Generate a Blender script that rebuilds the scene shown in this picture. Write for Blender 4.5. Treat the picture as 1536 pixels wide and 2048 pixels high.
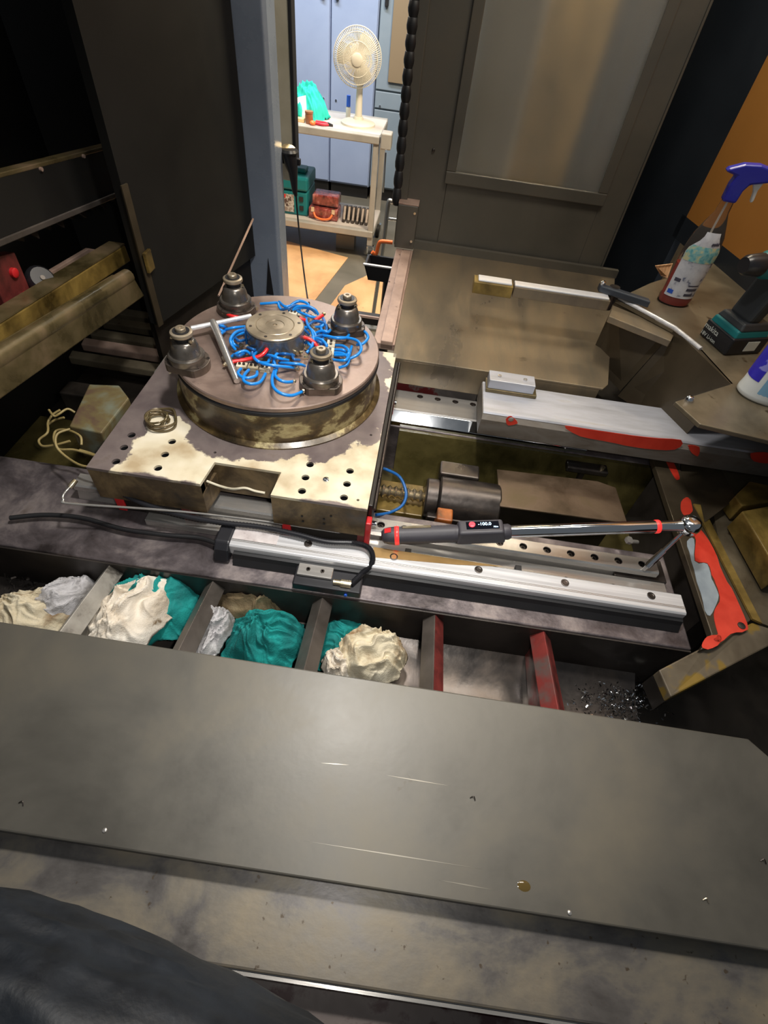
import bpy, bmesh, math, random
from math import sin, cos, pi, radians
from mathutils import Vector, Matrix, noise

for o in list(bpy.data.objects):
    bpy.data.objects.remove(o, do_unlink=True)
random.seed(7)
SC = bpy.context.scene
COL = SC.collection

# ------------------------------------------------------------------ camera
FPX = 1010.0                       # focal length in pixels of the 1536 x 2048 frame
PITCH, ROLL, YAW = radians(49.3), radians(8.2), radians(0.5)
CAM = Vector((0.0, 0.0, 1.0))      # z = 0 is the top of the guide rails, the workshop floor is at -0.7
FWD = Vector((-sin(YAW)*cos(PITCH), cos(YAW)*cos(PITCH), -sin(PITCH)))
_r = Vector((cos(YAW), sin(YAW), 0)); _u = _r.cross(FWD)
RGT = cos(ROLL)*_r + sin(ROLL)*_u
UPV = -sin(ROLL)*_r + cos(ROLL)*_u
cam_d = bpy.data.cameras.new('camera'); cam = bpy.data.objects.new('camera', cam_d); COL.objects.link(cam)
m3 = Matrix((RGT, UPV, -FWD)).transposed()
cam.matrix_world = Matrix.Translation(CAM) @ m3.to_4x4()
cam_d.sensor_fit = 'VERTICAL'; cam_d.sensor_height = 36.0; cam_d.lens = FPX/2048*36.0
cam_d.clip_start = 0.02; cam_d.clip_end = 60
SC.camera = cam

# ------------------------------------------------------------------ world, lights, exposure
w = bpy.data.worlds.new('world'); SC.world = w; w.use_nodes = True
w.node_tree.nodes['Background'].inputs[0].default_value = (0.86, 0.93, 1.0, 1)
w.node_tree.nodes['Background'].inputs[1].default_value = 0.11
SC.view_settings.view_transform = 'Standard'; SC.view_settings.look = 'None'
SC.view_settings.gamma = 1.0; SC.view_settings.use_curve_mapping = False
SC.view_settings.exposure = 0.25

def lamp(name, kind, loc, target, energy, color, **kw):
    d = bpy.data.lights.new(name, kind); d.energy = energy; d.color = color
    for k, v in kw.items(): setattr(d, k, v)
    o = bpy.data.objects.new(name, d); COL.objects.link(o); o.location = loc
    o.rotation_euler = (Vector(target)-Vector(loc)).to_track_quat('-Z', 'Y').to_euler()
    return o
# work lamp clipped above the table inside the machine, a hand torch by the camera, the workshop tubes behind
lamp('work_lamp', 'SPOT', (-0.08, 0.84, 1.55), (-0.16, 0.92, 0.0), 66, (1.0, 0.97, 0.93), spot_size=radians(106), spot_blend=0.9, shadow_soft_size=0.06)
lamp('torch', 'SPOT', (0.07, 0.02, 1.05), (-0.08, 0.74, 0.0), 22, (1.0, 0.97, 0.92), spot_size=radians(92), spot_blend=1.0, shadow_soft_size=0.02)
lamp('right_fill', 'AREA', (0.60, 1.35, 2.3), (0.62, 1.55, 0.0), 20, (1.0, 0.91, 0.78), shape='RECTANGLE', size=0.9, size_y=0.5)  # added fill, no visible source, brightens the right ledge and door
lamp('backing_fill', 'AREA', (0.7, 2.95, 2.1), (0.7, 3.6, 0.5), 90, (1.0, 0.84, 0.6), shape='RECTANGLE', size=0.8, size_y=0.3)  # added unseen lamp that lights the tan backing behind the door glass
lamp('workshop_tube', 'AREA', (-0.9, 4.1, 2.0), (-0.8, 4.6, -0.2), 52, (0.92, 0.96, 1.0), shape='RECTANGLE', size=1.8, size_y=0.25)
lamp('workshop_lamp', 'AREA', (-0.7, 2.9, 1.9), (-0.8, 3.5, -0.7), 29, (1.0, 0.84, 0.64), shape='RECTANGLE', size=0.9, size_y=0.4)

# ------------------------------------------------------------------ pixel rays onto known planes
def ray(x, y): return FWD + (x-768)/FPX*RGT - (y-1024)/FPX*UPV
def zp(x, y, z): d = ray(x, y); return CAM + d*((z-CAM.z)/d.z)
def yp(x, y, Y): d = ray(x, y); return CAM + d*((Y-CAM.y)/d.y)
def xp(x, y, X): d = ray(x, y); return CAM + d*((X-CAM.x)/d.x)

# ------------------------------------------------------------------ mesh builder
class MB:
    def __init__(s, M=None): s.v = []; s.f = []; s.M = M
    def add(s, vs, fs):
        b = len(s.v)
        for p in vs:
            p = Vector(p)
            s.v.append(s.M @ p if s.M else p)
        s.f += [tuple(b+i for i in f) for f in fs]
        return s
    def hex(s, p):     # 8 points: bottom 4 (ccw from above), top 4
        return s.add(p, [(3,2,1,0),(4,5,6,7),(0,1,5,4),(1,2,6,5),(2,3,7,6),(3,0,4,7)])
    def box(s, a, b):
        x0,y0,z0 = [min(a[i],b[i]) for i in range(3)]; x1,y1,z1 = [max(a[i],b[i]) for i in range(3)]
        return s.hex([(x0,y0,z0),(x1,y0,z0),(x1,y1,z0),(x0,y1,z0),(x0,y0,z1),(x1,y0,z1),(x1,y1,z1),(x0,y1,z1)])
    def prism(s, poly, a, b, axis='z'):
        n = len(poly)
        def P(q, t):
            return {'z': (q[0],q[1],t), 'x': (t,q[0],q[1]), 'y': (q[0],t,q[1])}[axis]
        return s.add([P(q,a) for q in poly]+[P(q,b) for q in poly],
                     [tuple(range(n-1,-1,-1)), tuple(range(n,2*n))]+[(i,(i+1)%n,n+(i+1)%n,n+i) for i in range(n)])
    def slab(s, pts, off):   # polygon in 3d pushed along a vector
        n = len(pts); off = Vector(off)
        return s.add([Vector(p) for p in pts]+[Vector(p)+off for p in pts],
                     [tuple(range(n-1,-1,-1)), tuple(range(n,2*n))]+[(i,(i+1)%n,n+(i+1)%n,n+i) for i in range(n)])
    def tube(s, pts, r, n=10, cap=True, closed=False):
        pts = [Vector(p) for p in pts]; m = len(pts)
        rs = r if isinstance(r, (list,tuple)) else [r]*m
        vs = []; prev = None
        for i, p in enumerate(pts):
            if closed: t = pts[(i+1)%m]-pts[i-1]
            else: t = pts[min(i+1,m-1)]-pts[max(i-1,0)]
            t.normalize()
            if prev is None:
                a = Vector((0,0,1)) if abs(t.z)<.9 else Vector((1,0,0)); u = t.cross(a).normalized()
            else:
                u = prev - t*prev.dot(t)
                u = u.normalized() if u.length>1e-6 else t.orthogonal().normalized()
            prev = u; v = t.cross(u)
            vs += [p+rs[i]*(cos(2*pi*k/n)*u+sin(2*pi*k/n)*v) for k in range(n)]
        fs = []
        for i in range(m if closed else m-1):
            j = (i+1)%m
            fs += [(i*n+k, i*n+(k+1)%n, j*n+(k+1)%n, j*n+k) for k in range(n)]
        if cap and not closed: fs += [tuple(range(n-1,-1,-1)), tuple((m-1)*n+k for k in range(n))]
        return s.add(vs, fs)
    def lathe(s, prof, c, n=32, axis=(0,0,1), cap=True, sx=1.0, sy=1.0):   # prof: (r, h)
        c = Vector(c); a = Vector(axis).normalized(); q = Vector((0,0,1)).rotation_difference(a)
        vs = []
        for r, h in prof:
            vs += [c + q @ Vector((r*sx*cos(2*pi*k/n), r*sy*sin(2*pi*k/n), h)) for k in range(n)]
        fs = []; m = len(prof)
        for i in range(m-1):
            fs += [(i*n+k, i*n+(k+1)%n, (i+1)*n+(k+1)%n, (i+1)*n+k) for k in range(n)]
        if cap: fs += [tuple(range(n-1,-1,-1)), tuple((m-1)*n+k for k in range(n))]
        return s.add(vs, fs)
    def build(s, name, mat, parent=None, smooth=0, bevel=0, seg=2):
        off = Vector((0,0,0)); q = parent
        while q is not None: off += q.location; q = q.parent
        me = bpy.data.meshes.new(name)
        me.from_pydata([tuple(p-off) for p in s.v], [], s.f); me.update()
        bm = bmesh.new(); bm.from_mesh(me); bmesh.ops.recalc_face_normals(bm, faces=bm.faces); bm.to_mesh(me); bm.free()
        return link(name, me, mat, parent, smooth, bevel, seg)

def link(name, me, mat, parent=None, smooth=0, bevel=0, seg=2):
    o = bpy.data.objects.new(name, me); COL.objects.link(o); o.parent = parent
    if mat: me.materials.append(mat)
    if smooth:
        for p in me.polygons: p.use_smooth = True
        if smooth < 180: me.set_sharp_from_angle(angle=radians(smooth))
    if bevel:
        b = o.modifiers.new('bevel', 'BEVEL'); b.width = bevel; b.segments = seg; b.limit_method = 'ANGLE'; b.angle_limit = radians(40)
        b.harden_normals = False
    return o
def tag(o, label, cat, group=None, kind=None):
    o['label'] = label; o['category'] = cat
    if group: o['group'] = group
    if kind: o['kind'] = kind
    return o
def struct(o, label=None, cat=None):
    o['kind'] = 'structure'
    if label: o['label'] = label
    if cat: o['category'] = cat
    return o
def thing(name, label, cat, loc, group=None):
    o = bpy.data.objects.new(name, None); COL.objects.link(o); o.location = loc; o.empty_display_size = .02
    return tag(o, label, cat, group)
def copy_tree(o, parent=None):
    c = o.copy(); COL.objects.link(c); c.parent = parent
    for ch in [k for k in bpy.data.objects if k.parent == o]: copy_tree(ch, c)
    return c
def smoothpath(pts, n=8, closed=False):     # Catmull-Rom
    P = [Vector(p) for p in pts]; out = []; m = len(P)
    for i in range(m if closed else m-1):
        if closed: a,b,c,d = P[i-1],P[i],P[(i+1)%m],P[(i+2)%m]
        else: a,b,c,d = P[max(i-1,0)],P[i],P[i+1],P[min(i+2,m-1)]
        for k in range(n):
            t = k/n
            out.append(.5*((2*b)+(c-a)*t+(2*a-5*b+4*c-d)*t*t+(3*b-a-3*c+d)*t**3))
    if not closed: out.append(P[-1])
    return out
def plate_holes(outer, holes, z0, z1, hole_bottom=None, n=16, cap=True):
    """slab with round wells: outer 2d polygon, holes (x, y, r), from z0 (bottom) to z1 (top)"""
    bm = bmesh.new(); hb = z0 if hole_bottom is None else hole_bottom
    def ring(pts): 
        vs = [bm.verts.new((p[0],p[1],z1)) for p in pts]
        return vs, [bm.edges.new((vs[i],vs[(i+1)%len(vs)])) for i in range(len(vs))]
    ov, oe = ring(outer); es = list(oe); hv = []
    for x,y,r in holes:
        v, e = ring([(x+r*cos(2*pi*k/n), y+r*sin(2*pi*k/n)) for k in range(n)]); hv.append(v); es += e
    bmesh.ops.triangle_fill(bm, use_beauty=True, use_dissolve=False, edges=es)
    def wall(vs, z, cap):
        lo = [bm.verts.new((v.co.x, v.co.y, z)) for v in vs]; k = len(vs)
        for i in range(k): bm.faces.new((vs[i], vs[(i+1)%k], lo[(i+1)%k], lo[i]))
        if cap: bm.faces.new(lo)
    wall(ov, z0, cap)
    for v in hv: wall(v, hb, True)
    bmesh.ops.recalc_face_normals(bm, faces=bm.faces)
    s = MB(); s.bm = bm
    bm.verts.index_update()
    s.add([v.co.copy() for v in bm.verts], [tuple(v.index for v in f.verts) for f in bm.faces]); bm.free()
    return s

# ------------------------------------------------------------------ materials
def mat(name, stops, scale=8, rough=(.4,.6), metal=0.0, bump=0.0, bscale=None, stretch=(1,1,1), detail=8, dist=0.3, emit=None, spec=.5, coat=0.0, speck=None):
    m = bpy.data.materials.new(name); m.use_nodes = True; nt = m.node_tree; N = nt.nodes; L = nt.links
    b = N['Principled BSDF']
    tc = N.new('ShaderNodeTexCoord'); mp = N.new('ShaderNodeMapping'); mp.inputs['Scale'].default_value = stretch
    L.new(tc.outputs['Object'], mp.inputs['Vector'])
    if not isinstance(stops[0], (tuple,list)): stops = [(0, stops), (1, stops)]
    nz = N.new('ShaderNodeTexNoise'); nz.inputs['Scale'].default_value = scale; nz.inputs['Detail'].default_value = detail
    nz.inputs['Roughness'].default_value = .62; nz.inputs['Distortion'].default_value = dist
    L.new(mp.outputs[0], nz.inputs['Vector'])
    cr = N.new('ShaderNodeValToRGB'); el = cr.color_ramp.elements
    while len(el) < len(stops): el.new(.5)
    for e, (p, c) in zip(el, stops): e.position = p; e.color = (*c, 1)
    L.new(nz.outputs[0], cr.inputs[0]); out = cr.outputs[0]
    if speck:                     # (colour, noise scale, threshold): small spots of dirt or bare metal
        n2 = N.new('ShaderNodeTexNoise'); n2.inputs['Scale'].default_value = speck[1]; n2.inputs['Detail'].default_value = 5
        L.new(tc.outputs['Object'], n2.inputs['Vector'])
        r2 = N.new('ShaderNodeMapRange'); r2.inputs[1].default_value = speck[2]; r2.inputs[2].default_value = speck[2]+.05
        L.new(n2.outputs[0], r2.inputs[0])
        mx = N.new('ShaderNodeMixRGB'); L.new(r2.outputs[0], mx.inputs[0]); L.new(out, mx.inputs[1]); mx.inputs[2].default_value = (*speck[0],1)
        out = mx.outputs[0]
    L.new(out, b.inputs['Base Color'])
    rr = N.new('ShaderNodeMapRange'); rr.inputs[1].default_value=.3; rr.inputs[2].default_value=.7
    rr.inputs[3].default_value = rough[0]; rr.inputs[4].default_value = rough[1]
    L.new(nz.outputs[0], rr.inputs[0]); L.new(rr.outputs[0], b.inputs['Roughness'])
    b.inputs['Metallic'].default_value = metal; b.inputs['Specular IOR Level'].default_value = spec
    b.inputs['Coat Weight'].default_value = coat; b.inputs['Coat Roughness'].default_value = .12
    if bump:
        nb = N.new('ShaderNodeTexNoise'); nb.inputs['Scale'].default_value = bscale or scale*4; nb.inputs['Detail'].default_value = 6
        L.new(mp.outputs[0], nb.inputs['Vector'])
        bp = N.new('ShaderNodeBump'); bp.inputs['Strength'].default_value = bump; bp.inputs['Distance'].default_value = .004
        L.new(nb.outputs[0], bp.inputs['Height']); L.new(bp.outputs[0], b.inputs['Normal'])
    if emit:
        b.inputs['Emission Color'].default_value = (*emit[0],1); b.inputs['Emission Strength'].default_value = emit[1]
    return m
def s2l(*c):     # sRGB 0-255 to linear
    return tuple(((v/255)/12.92 if v/255 <= .04045 else ((v/255+.055)/1.055)**2.4) for v in c)

MT = {}
MT['cover'] = mat('dark_oiled_sheet', [(.25,s2l(72,70,65)),(.5,s2l(93,90,83)),(.75,s2l(108,102,89))], 3.2, (.36,.5), .25, .06, 40, speck=(s2l(70,60,44),14,.72))
MT['sill'] = mat('stained_sill_metal', [(.32,s2l(80,76,74)),(.44,s2l(104,100,97)),(.50,s2l(120,114,104)),(.68,s2l(142,131,111))], 6, (.3,.55), .3, .08, 60, stretch=(1,1.6,1), speck=(s2l(84,72,58),75,.68))
MT['sill_front'] = mat('maroon_worn_paint', [(.42,s2l(62,34,34)),(.5,s2l(110,100,96))], 14, (.4,.6), .1, .1)
MT['steel'] = mat('ground_steel', [(.3,s2l(188,184,178)),(.7,s2l(206,202,197))], 10, (.22,.28), .75, .02, 60, stretch=(.6,8,8))
MT['chrome'] = mat('polished_chrome', s2l(215,218,222), 5, (.06,.12), 1.0)
MT['alu'] = mat('brushed_aluminium', [(.3,s2l(196,196,198)),(.7,s2l(228,228,230))], 8, (.28,.42), .4, .03, 70, stretch=(.3,12,12))
MT['dark_steel'] = mat('dark_oily_steel', [(.3,s2l(46,42,40)),(.5,s2l(74,68,64)),(.72,s2l(98,86,80))], 9, (.22,.5), .7, .12, 50)
MT['bed'] = mat('oily_bed_casting', [(.32,s2l(58,52,52)),(.5,s2l(104,96,98)),(.62,s2l(140,130,128)),(.8,s2l(84,70,58))], 8, (.22,.55), .5, .18, 60)
MT['bedface'] = mat('shaded_bed_face', [(.35,s2l(40,36,34)),(.65,s2l(66,60,56))], 6, (.3,.5), .4, .1, 40)
MT['black'] = mat('black_rubber', s2l(26,26,28), 5, (.4,.6))
MT['blackplastic'] = mat('black_plastic', s2l(34,34,38), 5, (.28,.4))
MT['void'] = mat('black_casting_shade', [(.4,s2l(22,19,16)),(.7,s2l(40,34,28))], 6, (.3,.6), .2, .1)  # near-black, also stands in for shade under and between parts
MT['olive'] = mat('oil_soaked_olive_paint', [(.3,s2l(44,40,20)),(.5,s2l(78,70,38)),(.7,s2l(104,94,54))], 5, (.18,.42), .1, .08, 30)
MT['ochre'] = mat('grimy_ochre_paint', [(.32,s2l(58,46,20)),(.5,s2l(110,90,44)),(.64,s2l(140,116,58))], 9, (.25,.5), .1, .12, 50)
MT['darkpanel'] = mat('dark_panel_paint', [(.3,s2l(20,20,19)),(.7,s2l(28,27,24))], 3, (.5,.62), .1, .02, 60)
MT['leftbeam'] = mat('oily_brown_beam', [(.32,s2l(64,56,34)),(.5,s2l(100,88,60)),(.68,s2l(130,110,84))], 7, (.2,.45), .35, .15, 40)
MT['bluecol'] = mat('blue_grey_column_paint', [(.35,s2l(112,122,138)),(.65,s2l(126,136,152))], 3, (.2,.34), .0, .02)
MT['cream_strip'] = mat('cream_door_edge', [(.35,s2l(182,174,150)),(.65,s2l(206,198,176))], 4, (.4,.6))
MT['door'] = mat('grey_door_paint', [(.3,s2l(78,76,69)),(.55,s2l(90,86,77)),(.75,s2l(98,90,76))], 2.5, (.28,.4), .15, .02, 60)
MT['glass'] = mat('tinted_door_glass', s2l(216,212,200), 1.2, (.14,.16), 0.0, spec=.6)
MT['glass'].node_tree.nodes['Principled BSDF'].inputs['Transmission Weight'].default_value = .93
MT['tray'] = mat('tan_grimy_sheet', [(.25,s2l(90,83,74)),(.5,s2l(122,110,91)),(.75,s2l(146,127,99))], 3, (.24,.42), .45, .06, 40, stretch=(2.5,.7,1), speck=(s2l(96,80,62),9,.70))
MT['strip'] = mat('pinkish_bare_strip', [(.3,s2l(150,124,110)),(.7,s2l(196,168,152))], 8, (.35,.55), .3, .08, speck=(s2l(90,66,58),30,.68))
MT['red'] = mat('red_paint', [(.35,s2l(186,48,34)),(.7,s2l(214,66,46))], 12, (.3,.5))
MT['redseal'] = mat('red_seal', s2l(196,34,38), 8, (.3,.45))
MT['darkred'] = mat('grimy_red_paint', [(.35,s2l(74,36,34)),(.65,s2l(128,52,48))], 14, (.35,.55), .1, .1)
MT['rib'] = mat('grey_rib_steel', [(.3,s2l(86,80,74)),(.7,s2l(116,108,102))], 10, (.3,.5), .5, .08)
MT['ribdirty'] = mat('pale_dirty_rib', [(.36,s2l(80,76,70)),(.46,s2l(158,154,146)),(.7,s2l(188,184,176))], 12, (.35,.55), .3, .1)
MT['ribred'] = mat('red_grey_rib', [(.40,s2l(96,82,78)),(.52,s2l(126,52,48)),(.8,s2l(150,60,54))], 10, (.35,.55), .2, .1)
MT['trough'] = mat('wet_trough_steel', [(.3,s2l(50,47,46)),(.52,s2l(84,78,74)),(.75,s2l(110,98,88))], 6, (.16,.4), .6, .2, 24)
MT['tablefront'] = mat('table_side_worn', [(.34,s2l(46,38,30)),(.48,s2l(84,68,46)),(.64,s2l(136,114,80))], 9, (.35,.6), .1, .15, 50)
MT['disc_top'] = mat('browned_disc_steel', [(.3,s2l(108,94,86)),(.5,s2l(142,122,112)),(.72,s2l(174,154,142))], 6, (.26,.48), .55, .1, 50, speck=(s2l(60,46,40),16,.68))
MT['disc_side'] = mat('stained_disc_side', [(.34,s2l(36,29,18)),(.46,s2l(66,52,30)),(.53,s2l(96,78,46)),(.585,s2l(176,162,116)),(.66,s2l(120,100,62))], 8, (.22,.45), .1, .12, 40, stretch=(1,1,1.6), coat=.2)
MT['cone'] = mat('gunmetal_cone', [(.3,s2l(96,92,86)),(.7,s2l(136,128,120))], 12, (.24,.36), .75, .03)
MT['cone_base'] = mat('dull_cone_base', [(.3,s2l(72,64,58)),(.55,s2l(106,96,88)),(.75,s2l(134,120,106))], 12, (.28,.45), .7, .1)
MT['hub'] = mat('worn_hub_steel', [(.3,s2l(128,116,98)),(.55,s2l(168,154,132)),(.75,s2l(190,178,160))], 8, (.3,.45), .6, .05)
MT['hub_side'] = mat('hub_side_steel', [(.3,s2l(104,104,102)),(.7,s2l(140,140,136))], 8, (.22,.36), .7, .03)
MT['bluehose'] = mat('blue_air_hose', s2l(22,128,214), 8, (.25,.35), coat=.2)
MT['bluehose2'] = mat('dark_blue_air_hose', s2l(28,92,158), 8, (.25,.4))
MT['redhose'] = mat('red_air_hose', s2l(214,40,40), 8, (.25,.35), coat=.2)
MT['brass'] = mat('nickel_brass_fitting', [(.4,s2l(196,178,140)),(.6,s2l(220,208,184))], 14, (.2,.35), .9)
MT['white_block'] = mat('cream_manifold', [(.35,s2l(150,138,110)),(.6,s2l(222,214,194))], 16, (.4,.55), speck=(s2l(60,50,40),60,.62))
MT['teal'] = mat('teal_cloth', [(.35,s2l(6,104,102)),(.55,s2l(10,138,134)),(.75,s2l(26,158,150))], 9, (.75,.95), 0, .35, 260, speck=(s2l(34,58,52),7,.66))
MT['teal_bright'] = mat('bright_teal_cloth', [(.35,s2l(20,176,160)),(.65,s2l(48,206,188))], 12, (.75,.95), 0, .3, 200)
MT['rag_white'] = mat('stained_white_rag', [(.32,s2l(150,132,108)),(.44,s2l(214,202,184)),(.6,s2l(234,228,216))], 6, (.8,.95), 0, .4, 320, speck=(s2l(126,104,76),20,.68))
MT['rag_grey'] = mat('grey_white_rag', [(.36,s2l(120,116,112)),(.5,s2l(190,188,190)),(.66,s2l(216,214,214))], 7, (.8,.95), 0, .4, 320, speck=(s2l(84,74,62),18,.66))
MT['rag_cream'] = mat('cream_stained_rag', [(.36,s2l(136,108,74)),(.47,s2l(206,194,166)),(.66,s2l(232,224,202))], 6, (.8,.95), 0, .4, 320, speck=(s2l(104,84,56),16,.68))
MT['rag_brown'] = mat('filthy_brown_rag', [(.34,s2l(64,50,32)),(.5,s2l(122,104,76)),(.7,s2l(172,156,124))], 8, (.7,.95), 0, .4, 300)
# ================================================================== custom worn-paint materials
def worn_table():
    m = mat('worn_cream_table_paint', [(.3,s2l(104,92,92)),(.6,s2l(128,116,112)),(.8,s2l(96,80,66))], 9, (.3,.5), .3, .08, 50)
    nt = m.node_tree; N = nt.nodes; L = nt.links; b = N['Principled BSDF']
    tc = N.new('ShaderNodeTexCoord'); sp = N.new('ShaderNodeSeparateXYZ'); L.new(tc.outputs['Object'], sp.inputs[0])
    nz = N.new('ShaderNodeTexNoise'); nz.inputs['Scale'].default_value = 7; nz.inputs['Detail'].default_value = 9; nz.inputs['Roughness'].default_value = .6
    L.new(tc.outputs['Object'], nz.inputs['Vector'])
    def math(op, a, b_=None):
        n = N.new('ShaderNodeMath'); n.operation = op
        for i, q in enumerate((a, b_)):
            if q is None: continue
            if isinstance(q, (int,float)): n.inputs[i].default_value = q
            else: L.new(q, n.inputs[i])
        return n.outputs[0]
    x, y = sp.outputs[0], sp.outputs[1]
    d = math('SQRT', math('ADD', math('MULTIPLY', x, x), math('MULTIPLY', y, y)))
    nn = math('MULTIPLY', math('SUBTRACT', nz.outputs[0], .5), .22)
    a = math('SUBTRACT', math('ADD', d, nn), .330)                 # paint starts outside the turntable seat
    c = math('SUBTRACT', math('ADD', x, nn), -.29)                # left margin rubbed bare
    e = math('ADD', math('ADD', y, math('MULTIPLY', nn, .3)), .425)            # front lip rubbed bare
    mask = math('MINIMUM', math('MINIMUM', a, c), e)
    mr = N.new('ShaderNodeMapRange'); mr.inputs[1].default_value = 0; mr.inputs[2].default_value = .006; L.new(mask, mr.inputs[0])
    n3 = N.new('ShaderNodeTexNoise'); n3.inputs['Scale'].default_value = 12; n3.inputs['Detail'].default_value = 8; L.new(tc.outputs['Object'], n3.inputs['Vector'])
    cr = N.new('ShaderNodeValToRGB'); el = cr.color_ramp.elements; el.new(.5)
    for k, (p, col) in enumerate(((.3,s2l(178,158,126)),(.5,s2l(212,200,172)),(.72,s2l(228,219,198)))): el[k].position = p; el[k].color = (*col,1)
    L.new(n3.outputs[0], cr.inputs[0])
    base = b.inputs['Base Color'].links[0].from_socket
    mx = N.new('ShaderNodeMixRGB'); L.new(mr.outputs[0], mx.inputs[0]); L.new(base, mx.inputs[1]); L.new(cr.outputs[0], mx.inputs[2])
    L.new(mx.outputs[0], b.inputs['Base Color'])
    mm = N.new('ShaderNodeMath'); mm.operation='MULTIPLY_ADD'; L.new(mr.outputs[0], mm.inputs[0]); mm.inputs[1].default_value=-.3; mm.inputs[2].default_value=.3
    L.new(mm.outputs[0], b.inputs['Metallic'])
    return m
MT['table'] = worn_table()
MT['flange'] = mat('red_flange_flaking', [(.34,s2l(120,132,142)),(.43,s2l(150,160,168)),(.445,s2l(206,56,38)),(.7,s2l(224,72,50))], 5, (.3,.5), 0, .1, 40, detail=4)
MT['beamface'] = mat('grey_beam_flakes', [(.3,s2l(84,74,64)),(.53,s2l(112,106,98)),(.75,s2l(92,80,66))], 6, (.35,.55), .1, .12, stretch=(.8,2,2), detail=5)
MT['bluegrey'] = mat('pale_blue_grey_paint', [(.35,s2l(128,138,146)),(.7,s2l(158,168,174))], 10, (.35,.5))
MT['railback'] = mat('grey_red_ledge', [(.40,s2l(110,104,100)),(.5,s2l(130,122,116)),(.54,s2l(120,44,44))], 9, (.35,.55), .2)
MT['silvertop'] = mat('pale_blue_grey_metal', [(.3,s2l(160,160,164)),(.6,s2l(184,186,194)),(.8,s2l(170,160,140))], 4, (.3,.45), .35, .04, stretch=(1,6,6))
MT['ledge'] = mat('grimy_ledge_sheet', [(.3,s2l(84,74,58)),(.5,s2l(112,102,84)),(.72,s2l(138,128,106))], 5, (.25,.45), .35, .06, speck=(s2l(70,56,40),18,.66))
MT['chute'] = mat('brown_chute_sheet', [(.3,s2l(58,50,38)),(.7,s2l(84,74,58))], 4, (.3,.5), .3, .03)
MT['floor'] = mat('grey_workshop_floor', [(.3,s2l(88,84,74)),(.7,s2l(108,102,90))], 3, (.4,.6), 0, .05)
MT['floor_tan'] = mat('tan_concrete', [(.3,s2l(176,134,92)),(.5,s2l(206,160,112)),(.75,s2l(222,180,132))], 3.5, (.4,.6), 0, .05, speck=(s2l(130,100,72),8,.66))
MT['locker'] = mat('blue_locker_paint', [(.3,s2l(138,154,188)),(.7,s2l(152,168,200))], 2, (.3,.45))
MT['locker_grey'] = mat('slate_locker_paint', [(.3,s2l(118,134,150)),(.7,s2l(132,146,160))], 2, (.3,.45))
MT['brownpanel'] = mat('brown_board', s2l(128,112,90), 3, (.5,.6))
MT['wall'] = mat('dull_wall_paint', s2l(120,116,110), 3, (.6,.7))
MT['orange'] = mat('orange_panel', [(.3,s2l(176,118,52)),(.7,s2l(196,134,62))], 1.5, (.5,.6))
MT['nearblack'] = mat('blue_black_panel', [(.3,s2l(40,46,54)),(.7,s2l(52,58,66))], 3, (.3,.45), .1)

# ================================================================== STRUCTURE: workshop
def S(o): return struct(o)
S(MB().box((-5,2.0,-.78),(3.5,7,-.70)).build('floor', MT['floor']))
fl = bpy.data.objects['floor']
def fslab(pts, m, name='floor_slab'):
    return MB().slab([zp(*p,-.70) for p in pts], (0,0,.004)).build(name, MT[m], fl)
fslab([(470,455),(696,516),(600,640),(460,640)], 'floor_tan')
fslab([(742,548),(800,560),(800,640),(640,640),(690,572)], 'floor_tan')
S(MB().box((-5,5.85,-.70),(3.5,5.95,2.6)).build('wall_back', MT['wall']))

# lockers
def locker(x0, x1, y, z1, m, label, handle_side, splits=()):
    t = thing('locker', label, 'locker', ((x0+x1)/2, y, -.70), 'row of workshop lockers')
    MB().box((x0,y+.02,-.60),(x1,y+.5,z1)).build('body', MT[m], t, bevel=.004)
    MB().box((x0+.01,y+.04,-.70),(x1-.01,y+.48,-.60)).build('plinth', MT['black'], t)
    zs = [-.59]+list(splits)+[z1-.01]
    for a, b in zip(zs[:-1], zs[1:]):
        d = MB().box((x0+.006,y,a+.006),(x1-.006,y+.02,b-.006)).build('door', MT[m], t, bevel=.004)
        if b-a > .6:
            hx = x0+.05 if handle_side < 0 else x1-.05
            MB().box((hx-.014,y-.03,.58),(hx+.014,y,.74)).build('handle', MT['blackplastic'], d, bevel=.01)
            MB().lathe([(.008,0),(.008,.006)], (hx,y,.0), 10, (0,-1,0)).build('lock', MT['chrome'], d)
    return t
YL = 5.2
a = yp(660,200,YL).x; b_ = yp(748,200,YL).x; c_ = yp(838,200,YL).x
locker(a-.62, a-.004, YL, 1.3, 'locker', 'pale blue locker behind the teal cloth', 1)
locker(a, b_-.004, YL, 1.3, 'locker', 'narrow pale blue locker behind the fan', -1)
locker(b_, c_+.35, YL+.02, 1.3, 'locker_grey', 'slate blue cabinet with a brown board, right of the fan', -1, (-.02,.10))
locker(a-1.5, a-.63, YL, 1.3, 'locker', 'pale blue locker half hidden behind the cream door edge', 1)
p0 = yp(775,165,YL-.02); p1 = yp(832,0,YL-.02)
tag(MB().box((p0.x,YL-.005,p0.z),(p0.x+.42,YL+.02,p1.z+.3)).build('notice_board', MT['brownpanel'], bevel=.003), 'plain brown board fixed on the slate cabinet', 'board')

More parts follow.
